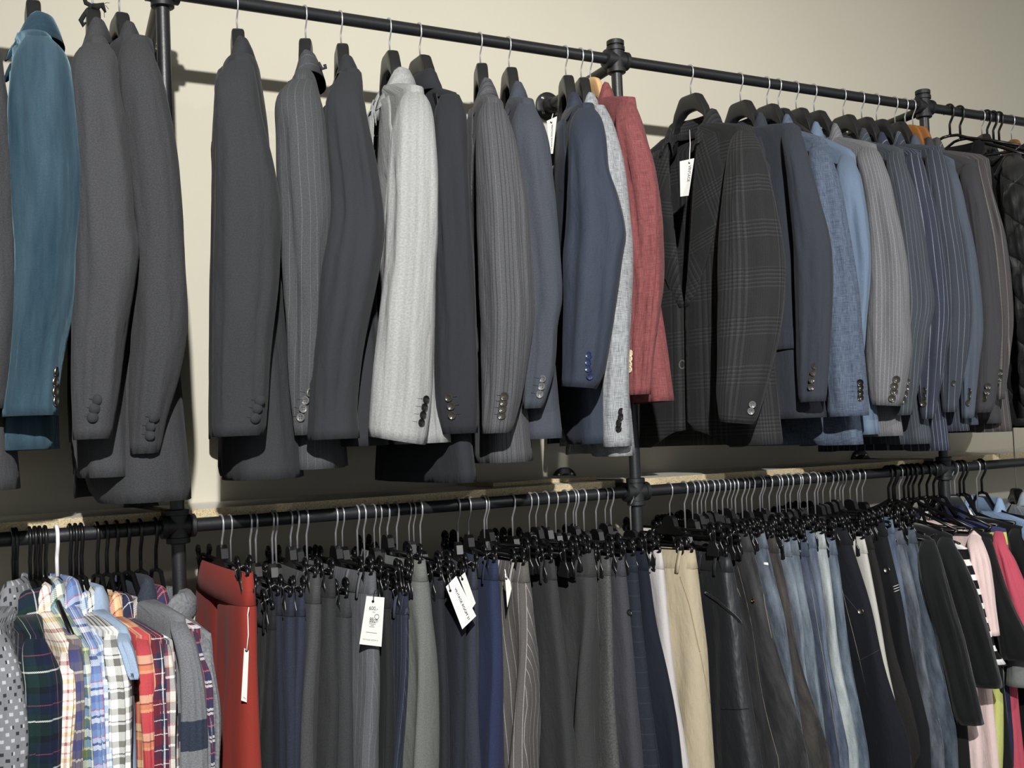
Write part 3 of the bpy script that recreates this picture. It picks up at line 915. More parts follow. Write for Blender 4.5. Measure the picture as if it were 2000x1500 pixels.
J('dark charcoal jacket alone against the bright wall, first right of the left post', 460, [(116,455,490),(135,440,496),(155,424,500),(173,420,503),(213,422,508),(260,422,518),(317,421,531),(383,420,543),(440,419,547),(500,417,546),(567,416,543),(667,415,531),(767,415,524),(852,416,517)], F_DARK, (471, 80), (520, 935), spacing=.35, buttons=[(507,783),(502,798),(498,817)], bstyle='dome', bmat=F_INK, br=.0092, holes=1, T=.068, hshift=.018)
J('grey pinstripe jacket with a loose loop at the collar', 594, [(158,568,612),(185,545,622),(210,538,630),(260,539,638),(333,540,645),(400,545,648),(440,548,647),(500,552,640),(570,556,635),(633,560,630),(700,562,625),(767,566,618),(850,575,612)], F_PIN1, (610, 107), (635, 915), spacing=.3, buttons=[(602,767),(597,782),(591,798),(588,815)], bmat=BTN_GREY, br=.0078, holes=1, yo=.03, T=.05)
J('plain ink grey jacket between the grey pinstripe and the light grey one', 663, [(143,664,706),(160,655,708),(180,643,709),(207,636,713),(283,638,726),(350,644,738),(417,647,747),(460,640,748),(520,628,741),(593,620,728),(667,613,712),(750,609,700),(800,606,696),(858,601,702)], F_INK, (690, 117), (690, 872), spacing=.3, yo=0.0, T=.05, wr=1.2)
J('light grey herringbone jacket, palest on the upper rail', 758, [(178,794,822),(195,782,836),(215,775,844),(250,768,850),(317,763,856),(383,760,857),(450,757,857),(533,753,853),(633,741,851),(700,733,848),(767,727,845),(845,721,834),(860,722,831)], F_LGREY, (768, 138), (780, 868), spacing=.3, buttons=[(831,780),(828,795),(825,810),(822,825)], bmat=BTN_BLACK, br=.0072, holes=1, yo=-.015, sl=.02, T=.055, Tn=.03, wr=1.3)
J('blue black jacket hung facing right, beside the light grey one', 817, [(188,860,898),(215,850,909),(237,847,912),(300,847,915),(400,849,920),(500,851,925),(600,851,930),(733,850,932),(800,853,933),(847,862,933)], F_NAVYBLK, (820, 140), (840, 945), face=-1, spacing=.35, buttons=[(877,777),(881,793),(883,811)], bmat=BTN_HORN, br=.0078, holes=-1, yo=.03, T=.036, hshift=-.03)
J('grey jacket with dark and white stripes, beside the blue grey flannel one', 935, [(200,945,976),(220,936,988),(245,931,998),(277,930,1007),(333,930,1018),(400,931,1030),(483,933,1036),(550,935,1040),(610,938,1042),(667,940,1036),(767,941,1020),(846,941,1000)], F_PIN2, (955, 160), (985, 903), spacing=.25, buttons=[(986,774),(984,785),(982,798),(980,811)], bmat=BTN_HORN, br=.0082, holes=1, T=.06, vdepth=.45)
J('blue grey flannel jacket next to the wall flange', 991, [(202,1012,1042),(225,1004,1052),(247,998,1063),(283,998,1073),(333,1002,1079),(417,1010,1088),(500,1018,1096),(590,1025,1099),(640,1025,1090),(733,1022,1081),(798,1020,1061)], F_BLUGREY, (1017, 167), (1040, 858), spacing=.25, buttons=[(1060,740),(1058,755),(1054,770)], bmat=BTN_GREY, br=.0075, holes=1, yo=.02, T=.05)
J('navy blue jacket with white price tag on its open front', 1102, [(210,1130,1158),(228,1118,1172),(250,1112,1180),(283,1110,1185),(333,1110,1190),(383,1108,1206),(457,1105,1222),(500,1101,1216),(600,1101,1203),(683,1099,1190),(733,1098,1178),(757,1097,1164)], F_NAVY, (1126, 188), (1130, 868), spacing=.25, buttons=[(1151,694),(1150,707),(1150,720),(1151,734)], bmat=BTN_BLUE, br=.0075, T=.055, sl=.008, yo=-.02, open_=.01)
J('pale grey linen jacket squeezed between the navy and the red one', 1132, [(212,1152,1183),(235,1142,1195),(270,1140,1207),(317,1142,1219),(417,1150,1230),(500,1155,1235),(600,1165,1233),(667,1172,1231),(733,1174,1229),(800,1173,1230),(872,1175,1234)], F_LLINEN, (1150, 188), (1180, 892), spacing=.14, buttons=[(1212,804),(1211,815),(1210,826),(1209,837)], bmat=BTN_BLACK, br=.0078, yo=.035, T=.04)
J('red linen jacket by the middle post', 1150, [(198,1212,1236),(215,1204,1245),(250,1202,1258),(283,1207,1267),(323,1214,1279),(367,1221,1287),(433,1228,1293),(500,1230,1295),(567,1231,1292),(640,1231,1284),(700,1231,1276),(771,1228,1271)], F_RED, (1192, 170), (1285, 785), 'wood', spacing=.14, buttons=[(1232,690),(1231,701),(1231,712),(1231,722)], bmat=BTN_WHITE, br=.007, yo=.01, T=.045, hshift=.03, wr=1.7)
G14 = J('black grey glen check jacket with broad lapels, first right of the middle post', 1346, [(253,1442,1463),(268,1430,1476),(300,1421,1489),(350,1414,1503),(417,1406,1517),(483,1402,1529),(540,1401,1533),(600,1401,1530),(650,1401,1523),(700,1401,1512),(767,1402,1494),(826,1405,1474)], F_GLEN, (1380, 218), (1420, 872), spacing=.3, buttons=[(1469,790),(1466,803)], bmat=BTN_GREY, br=.0078, T=.062, Tn=.034, gapn=.055, vdepth=.43, frontbtn=[(1334,712)], cut=.04, sl=.01)
J('slate navy jacket directly right of the glen check one', 1443, [(248,1532,1554),(265,1527,1565),(290,1530,1574),(330,1536,1584),(390,1543,1601),(450,1549,1617),(500,1552,1625),(560,1554,1627),(633,1556,1623),(700,1558,1619),(785,1560,1613)], F_SLATE, (1472, 225), (1540, 818), spacing=.16, buttons=[(1589,715),(1586,728),(1584,742),(1583,756)], bmat=BTN_HORN, br=.0078)
J('mid blue linen jacket between the slate navy and light blue ones', 1495, [(278,1587,1608),(300,1580,1620),(337,1582,1633),(377,1588,1643),(450,1597,1655),(517,1603,1667),(600,1609,1678),(667,1613,1684),(717,1615,1689),(765,1617,1693),(813,1617,1696)], F_BLINEN, (1521, 228), (1660, 868), spacing=.09, buttons=[(1680,747),(1680,756),(1680,767),(1680,777)], bmat=BTN_BLACK, br=.0078, holes=1, hshift=.03, wr=1.3)
J('light blue cotton jacket left of the grey fine striped one', 1552, [(303,1642,1664),(325,1635,1672),(350,1634,1681),(400,1638,1689),(467,1645,1697),(510,1650,1700),(567,1652,1697),(627,1652,1692),(700,1650,1685),(800,1650,1680)], F_LBLUE, (1580, 243), (1660, 850), spacing=.08, wr=1.4)
J('light grey fine striped jacket in the right bay', 1587, [(287,1684,1704),(303,1674,1718),(333,1679,1730),(357,1683,1738),(427,1692,1753),(483,1696,1764),(550,1697,1772),(633,1694,1775),(683,1692,1777),(750,1696,1768),(792,1702,1758)], F_GSTR, (1618, 246), (1720, 852), spacing=.09, buttons=[(1751,741),(1747,754),(1746,765),(1742,778)], bmat=BTN_HORN, br=.0088, sl=.006)
J('slate grey pinstripe jacket right of the light grey striped one', 1644, [(296,1738,1757),(312,1732,1764),(340,1734,1775),(377,1738,1787),(443,1745,1800),(510,1750,1810),(597,1752,1822),(650,1752,1811),(733,1750,1797),(811,1752,1780)], F_SPIN, (1672, 255), (1762, 868), spacing=.08, buttons=[(1771,745),(1769,757),(1767,770),(1764,783)], bmat=BTN_HORN, br=.0078)
J('navy jacket with bold white chalk stripes', 1680, [(300,1773,1791),(318,1768,1802),(357,1773,1813),(417,1780,1830),(477,1785,1840),(560,1788,1852),(620,1790,1855),(687,1792,1847),(767,1796,1834),(818,1800,1823)], F_NPIN, (1700, 262), (1815, 880), spacing=.075, buttons=[(1807,762),(1806,775),(1804,788)], bmat=BTN_HORN, br=.008)
J('blue grey jacket with fine pale pinstripes, right of the navy chalk striped one', 1709, [(293,1813,1831),(312,1808,1844),(360,1812,1858),(420,1820,1868),(483,1826,1882),(567,1830,1894),(633,1832,1895),(717,1836,1884),(805,1842,1867)], F_BPIN, (1740, 261), (1862, 842), spacing=.075, buttons=[(1861,748)], bmat=BTN_HORN)
J('slate blue twill jacket behind the right post', 1745, [(316,1839,1855),(335,1836,1866),(367,1842,1877),(427,1852,1890),(493,1862,1903),(583,1868,1914),(653,1872,1918),(717,1876,1911),(817,1879,1902)], F_SBLUE, (1775, 268), (1890, 830), spacing=.075, buttons=[(1895,764),(1893,776),(1890,787)], bmat=BTN_HORN, br=.0082)
J('plain brown grey jacket left of the brown pinstripe one', 1765, [(320,1883,1897),(338,1876,1908),(383,1882,1920),(443,1890,1933),(510,1896,1943),(600,1902,1953),(650,1903,1955),(707,1903,1950),(783,1904,1943),(806,1905,1934)], F_BRGREY, (1800, 272), (1915, 828), 'brown', spacing=.07, buttons=[(1929,754),(1927,765),(1924,778)], bmat=BTN_HORN, br=.008)
J('brown pinstripe jacket beside the black quilted coat', 1780, [(310,1905,1919),(330,1904,1927),(383,1915,1940),(427,1924,1953),(467,1930,1963),(543,1938,1973),(633,1945,1978),(683,1947,1972),(780,1948,1962)], F_BRPIN, (1815, 272), (1950, 843), 'brown', spacing=.08, buttons=[(1952,727),(1951,738),(1949,749)], bmat=BTN_HORN, br=.008)
GH = garment('hooded_sweatshirt', 'black hooded sweatshirt peeking out behind the brown pinstripe jacket', 'sweatshirt', 1853, [(318,1915,1930),(335,1912,1938),(380,1918,1945),(450,1928,1954),(600,1936,1960),(760,1938,1958)], F_BLKH, (1862, 272), (1950, 838), lapel=False, kind='shirt', spacing=.06, seed=41, yo=.09, gapn=.02, hoodie=True, Tn=.045)
GQ = garment('quilted_coat', 'black diamond quilted coat at the right edge of the upper rail', 'coat', 1915, [(305,1968,1990),(322,1958,2004),(380,1958,2018),(460,1966,2030),(560,1980,2042),(680,1990,2046),(790,1996,2040)], F_QUILT, (1925, 288), (1985, 832), lapel=False, kind='shirt', spacing=.2, seed=42, gapn=.03, T=.06, puff=.07, wr=1.6)
GK = garment('knitted_jumper', 'dark navy jumper at the right edge above the quilted coat', 'jumper', 1973, [(320,2035,2055),(340,2030,2065),(420,2035,2080),(700,2045,2090)], fabric('dark navy knit', c(28, 32, 48), heather=.3), (1995, 285), (2040, 800), lapel=False, kind='shirt', spacing=.15, seed=43, gapn=.02, Tn=.04)

# hangers of the upper rail
def hang(g, hx, label, kind='plastic', hook=CHROME, zhead=2.292):
    xc = Vector((g['X0']+0.002, 0, 0))
    mt = {'plastic': BLACKP, 'wood': WOODH, 'brown': WOODD}[kind]
    return suit_hanger(g['X0'], xc, g['s'], zhead, min(g['zN'], 2.262), g['hs'], g['zsh'], label, mt, hook, 'plastic' if kind == 'plastic' else 'wood', tmax=max(.005, g['Tc']*.38))
for i, (g, hx, lab, kd) in enumerate(JK):
    short = lab.split(',')[0]
    short = ' '.join(short.split()[:9])
    for cut_ in (' cut off', ' with ', ' hanging', ' alone', ' between', ' right beside', ' squeezed', ' next to', ' by the', ' directly', ' left of', ' right of', ' behind', ' beside', ' in the'):
        pass
    JK[i] = (g, hx, lab, kd)
HN = ['dark grey jacket at the left edge', 'teal velvet jacket', 'mid grey jacket beside the teal one', 'mid grey jacket left of the left post', 'lone dark charcoal jacket',
      'grey pinstripe jacket', 'plain ink grey jacket', 'light grey herringbone jacket', 'right facing blue black jacket', 'dark and white striped grey jacket', 'blue grey flannel jacket',
      'navy blue jacket with the white tag', 'pale grey linen jacket', 'red linen jacket', 'glen check jacket', 'slate navy jacket', 'mid blue linen jacket', 'light blue cotton jacket',
      'light grey fine striped jacket', 'slate grey pinstripe jacket', 'navy chalk striped jacket', 'blue grey pinstripe jacket', 'slate blue twill jacket', 'brown grey jacket', 'brown pinstripe jacket']
for (g, hx, lab, kd), hn in zip(JK, HN):
    w = {'plastic': 'black broad shouldered hanger', 'wood': 'pale wooden hanger', 'brown': 'brown wooden hanger'}[kd]
    z = 2.292
    if hx in (1150,): z = 2.300
    hang(g, hx, w+' inside the '+hn, kd, zhead=z)
hang(GQ, 1915, 'black broad shouldered hanger inside the black quilted coat')
hang(GK, 1973, 'brown wooden hanger inside the dark navy jumper at the right edge', 'brown')
tube_hanger(GH['X0'], GH['s'], 'black tube hanger with open bar inside the black hooded sweatshirt', zr=ZU, drop=.075, arm=.18, fall=.06, group='tube hangers on the upper rail')
X = atY(1518, 166, 0).x
suit_hanger(X, Vector((X, 0, 0)), Vector((0, -1, 0)), 2.285, 2.24, .19, 2.165, 'empty black hanger between the mid blue linen and light blue jackets')
for hx, lab in ((1873, 'black tube hanger right of the hooded sweatshirt hanger'), (1926, 'black tube hanger, leftmost of the bunch by the quilted coat'), (1938, 'black tube hanger, second of the bunch by the quilted coat'), (1949, 'black tube hanger, third of the bunch by the quilted coat')):
    X = atY(hx, railpx(hx), 0).x
    tube_hanger(X, Vector((0.1, -.995, 0)), lab, zr=ZU, drop=.082, arm=.2, fall=.09, group='tube hangers on the upper rail', bar=False)

# ribbon on the mid grey jacket's hanger, loop on the pinstripe collar
g = JK[2][0]
t = thing('ribbon', (g['X0'], 0, 2.3), 'knotted black braided ribbon tied round the hanger of a mid grey jacket', 'ribbon')
P = lambda x, y, Y=-.02: atY(x, y, Y)
m = MB(); m.tube([P(163, -6), P(168, 6), P(180, 12), P(172, 20), P(164, 30), P(158, 40), P(163, 50), P(167, 44)], [.003, .0045, .006, .0045, .004, .0045, .004, .002], 8); m.build('braid', BSTRING, t)
m = MB(); m.tube([P(180, 10, -.03), P(190, 14, -.03), P(200, 10, -.03), P(206, 24, -.03)], [.004, .007, .006, .002], 8); m.build('knot', BSTRING, t)
m = MB()
for dx, dy in ((214, 6), (212, 18), (204, 34)): m.tube([P(198, 12, -.03), P((198+dx)/2+2, (12+dy)/2-4, -.03), P(dx, dy, -.03)], .0005, 5)
m.build('loose_thread', BSTRING, t)
g = JK[5][0]
MB().tube([P(622, 122, -.06), P(629, 135, -.06), P(636, 132, -.06), P(634, 126, -.06)], .0035, 8).build('hanging_loop', F_DARK, g['t'])
# ------------------------------------------------------------------ shirts on the lower rail, left bay
def bands(*seq):
    """(width, colour) pairs -> constant ramp stops over one repeat"""
    tot = sum(w for w, _ in seq); p = 0; out = []
    for w, q in seq: out.append((p/tot, q)); p += w
    return out
c = lambda r, g, b: rgbd(r, g, b, .8, 1.0)
W_ = c(226, 226, 222)
S_DOT = fabric('grey dotted viscose', c(122, 124, 128), 'dots', heather=.1)
G1, N1, K1 = c(24, 48, 46), c(24, 34, 62), c(17, 26, 34)
S_TART = fabric('navy green tartan', G1, 'plaid', P=0.0713, U=bands((30, G1), (4, W_), (12, G1), (20, N1), (2, c(150, 66, 80)), (26, N1), (14, K1)), heather=.15)
S_CRM = fabric('cream and red check', W_, 'plaid', P=0.0384, U=bands((16, c(232, 224, 206)), (8, c(150, 54, 72)), (14, c(232, 224, 206)), (10, c(206, 180, 110)), (10, c(232, 224, 206)), (4, c(188, 110, 116))), heather=.08)
S_PUR = fabric('purple olive check', W_, 'plaid', P=0.0434, U=bands((14, c(70, 70, 118)), (16, c(132, 116, 104)), (5, c(214, 206, 170)), (18, c(96, 92, 104)), (8, c(68, 72, 128))), heather=.08)
S_GRN = fabric('green yellow check', W_, 'plaid', P=0.0465, U=bands((16, c(92, 112, 60)), (5, c(216, 208, 130)), (16, c(122, 152, 170)), (6, c(60, 86, 60)), (16, c(206, 212, 196)), (5, c(60, 90, 140))), heather=.08)
S_BLW = fabric('blue white check', W_, 'plaid', P=0.0409, U=bands((14, c(84, 104, 164)), (10, c(222, 226, 232)), (5, c(46, 58, 110)), (10, c(196, 204, 222)), (3, c(190, 90, 110)), (14, c(110, 140, 190))), heather=.08)
S_LB = fabric('pale blue check', W_, 'plaid', P=0.0310, U=bands((12, c(124, 152, 192)), (8, c(200, 212, 226)), (4, c(70, 96, 150)), (8, c(200, 212, 226))), heather=.08)
S_GW = fabric('grey white check', W_, 'plaid', P=0.0496, U=bands((20, c(226, 226, 220)), (16, c(86, 84, 80)), (6, c(226, 226, 220)), (3, c(40, 40, 42)), (14, c(226, 226, 220)), (14, c(120, 118, 112))), heather=.08)
S_CH = fabric('light blue chambray', c(142, 164, 190), heather=.12)
S_OR = fabric('orange red check', W_, 'plaid', P=0.0589, U=bands((22, c(196, 64, 66)), (6, c(232, 180, 120)), (10, c(214, 150, 88)), (3, c(90, 76, 66)), (16, c(226, 196, 150)), (20, c(196, 60, 70))), heather=.1)
S_RT = fabric('red navy tartan', W_, 'plaid', P=0.0465, U=bands((22, c(112, 34, 48)), (2, W_), (10, c(112, 34, 48)), (18, c(42, 46, 72)), (2, W_), (10, c(42, 46, 72))), heather=.12)
S_NW = fabric('navy cream check', W_, 'plaid', P=0.0527, U=bands((18, c(48, 58, 84)), (4, W_), (14, c(96, 92, 92)), (3, c(206, 170, 130)), (14, c(204, 198, 190)), (4, c(150, 60, 70))), heather=.12)
S_GB = fabric('grey and navy block wool', W_, 'blocks', P=2.0, V=[(0, c(48, 54, 66)), (.455, c(112, 114, 118)), (.502, c(44, 52, 68)), (.525, c(104, 106, 110)), (.8, c(104, 106, 110))], heather=.35)
S_BG = fabric('burgundy white check', W_, 'plaid', P=0.0434, U=bands((20, c(92, 40, 58)), (5, W_), (3, c(92, 40, 58)), (5, W_), (18, c(50, 50, 84)), (3, c(210, 90, 100))), heather=.12)
S_KN = fabric('grey marl knit', c(112, 115, 118), heather=.4, hs=260)
GS = 'shirts on the lower rail'
SH = []
def H(label, hx, rows, mat, col, name='plaid_shirt', cat='shirt', tube=True, hl=None, hmat=None, **k):
    k.setdefault('spacing', .045)
    g = garment(name, label, cat, hx, rows, mat, col, None, lower=True, kind=k.pop('kind', 'shirt'), lapel=False, group=GS, seed=60+len(SH), cut=.02, gapn=.012, vdepth=.08, b0=k.pop('b0', .032), **k)
    SH.append((g, hx, label))
    w = 'white' if hmat else 'black'
    tube_hanger(g['X0'], g['s'], '%s plastic tube hanger holding the %s' % (w, hl), mat=GLOSSP, hookmat=hmat, arm=.165, zN=g['zN'], zsh=g['zsh'])
    return g
H('grey shirt dotted with black and silver flecks at the left edge', 24, [(1228,-35,2),(1265,-42,22),(1310,-42,37),(1380,-42,48),(1440,-40,53),(1500,-40,51),(1640,-40,48)], S_DOT, (0, 1180), 'dotted_shirt', hl='grey dotted shirt', spacing=.08)
H('dark green and navy tartan shirt with thin white lines', 31, [(1240,55,80),(1262,46,92),(1302,44,110),(1335,47,117),(1427,50,117),(1500,50,114),(1640,50,110)], S_TART, (38, 1157), hl='green and navy tartan shirt', spacing=.08, Tn=.035)
H('cream shirt with red and yellow check', 57, [(1268,122,138),(1285,118,145),(1306,116,149),(1350,116,150),(1430,114,144),(1500,113,140),(1640,112,138)], S_CRM, (68, 1144), hl='cream red and yellow check shirt')
H('purple and olive check shirt, narrow strip behind the cream one', 68, [(1250,136,150),(1270,134,157),(1298,136,162),(1370,140,165),(1500,142,163),(1640,142,162)], S_PUR, (104, 1176), hl='purple and olive check shirt')
H('green and yellow check shirt under the white hook', 77, [(1268,150,168),(1290,148,175),(1320,150,180),(1400,154,183),(1500,160,190),(1640,162,192)], S_GRN, (106, 1133), hl='green and yellow check shirt')
H('blue and white check shirt with pink lines', 110, [(1270,170,190),(1290,168,198),(1320,168,203),(1400,172,208),(1500,178,212),(1640,180,214)], S_BLW, (122, 1133), hl='blue and white check shirt', hmat=WHITEP)
H('pale blue check shirt seen as a thin strip', 136, [(1265,190,206),(1290,188,213),(1320,190,218),(1400,194,221),(1500,198,223),(1640,200,224)], S_LB, (145, 1159), hl='pale blue check shirt')
H('grey and white large check shirt', 147, [(1232,208,226),(1250,203,233),(1272,203,240),(1335,208,254),(1420,212,256),(1500,218,255),(1640,220,254)], S_GW, (172, 1163), hl='grey and white check shirt', spacing=.06)
H('plain light blue short sleeved shirt', 158, [(1232,232,246),(1252,230,254),(1280,240,263),(1326,254,273)], S_CH, (188, 1144), 'short_sleeved_shirt', kind='tee', hl='light blue short sleeved shirt', collar=True)
H('orange and red check shirt', 189, [(1240,268,284),(1262,266,293),(1300,269,300),(1340,272,304),(1420,277,304),(1500,282,304),(1640,284,304)], S_OR, (236, 1166), hl='orange and red check shirt', spacing=.06)
H('red and navy tartan flannel shirt', 207, [(1242,296,308),(1260,295,315),(1316,298,323),(1408,302,329),(1500,302,330),(1640,302,330)], S_RT, (270, 1174), hl='red and navy tartan shirt')
H('navy and cream check shirt left of the grey wool overshirt', 227, [(1250,316,328),(1272,314,335),(1327,315,341),(1420,318,340),(1500,322,340),(1640,324,340)], S_NW, (292, 1170), hl='navy and cream check shirt')
H('grey wool overshirt with dark navy blocks', 249, [(1205,332,352),(1225,333,366),(1250,340,380),(1291,350,391),(1331,354,399),(1400,356,405),(1500,354,408),(1640,354,408)], S_GB, (318, 1163), 'wool_overshirt', hl='grey and navy wool overshirt', spacing=.08)
H('burgundy check flannel shirt with white lines', 273, [(1225,368,380),(1242,366,387),(1280,376,397),(1320,386,410),(1400,392,414),(1500,398,420),(1640,400,420)], S_BG, (345, 1160), hl='burgundy check flannel shirt')
H('grey marl knit top with a thick rolled collar', 303, [(1238,388,403),(1258,386,411),(1300,394,418),(1390,402,431),(1500,402,430),(1640,402,430)], S_KN, (388, 1184), 'knit_top', 'jumper', hl='grey knit top with rolled collar', hoodie=True, Tn=.04)
g = SH[-1][0]
m = MB(); p = atY(403, 1236, -.11); m.lathe(p, (-.2, -1, 0), [(0, .006), (.002, .006), (.003, .004), (.003, .0001)], 16); m.build('button', BTN_BLACK, g['t'], auto=50)
for hx, lb in ((88, 'bare black tube hanger just left of the white hook'),):
    tube_hanger(atY(hx, railpx(hx, True), 0).x, Vector((.1, -.995, 0)), lb, arm=.17)

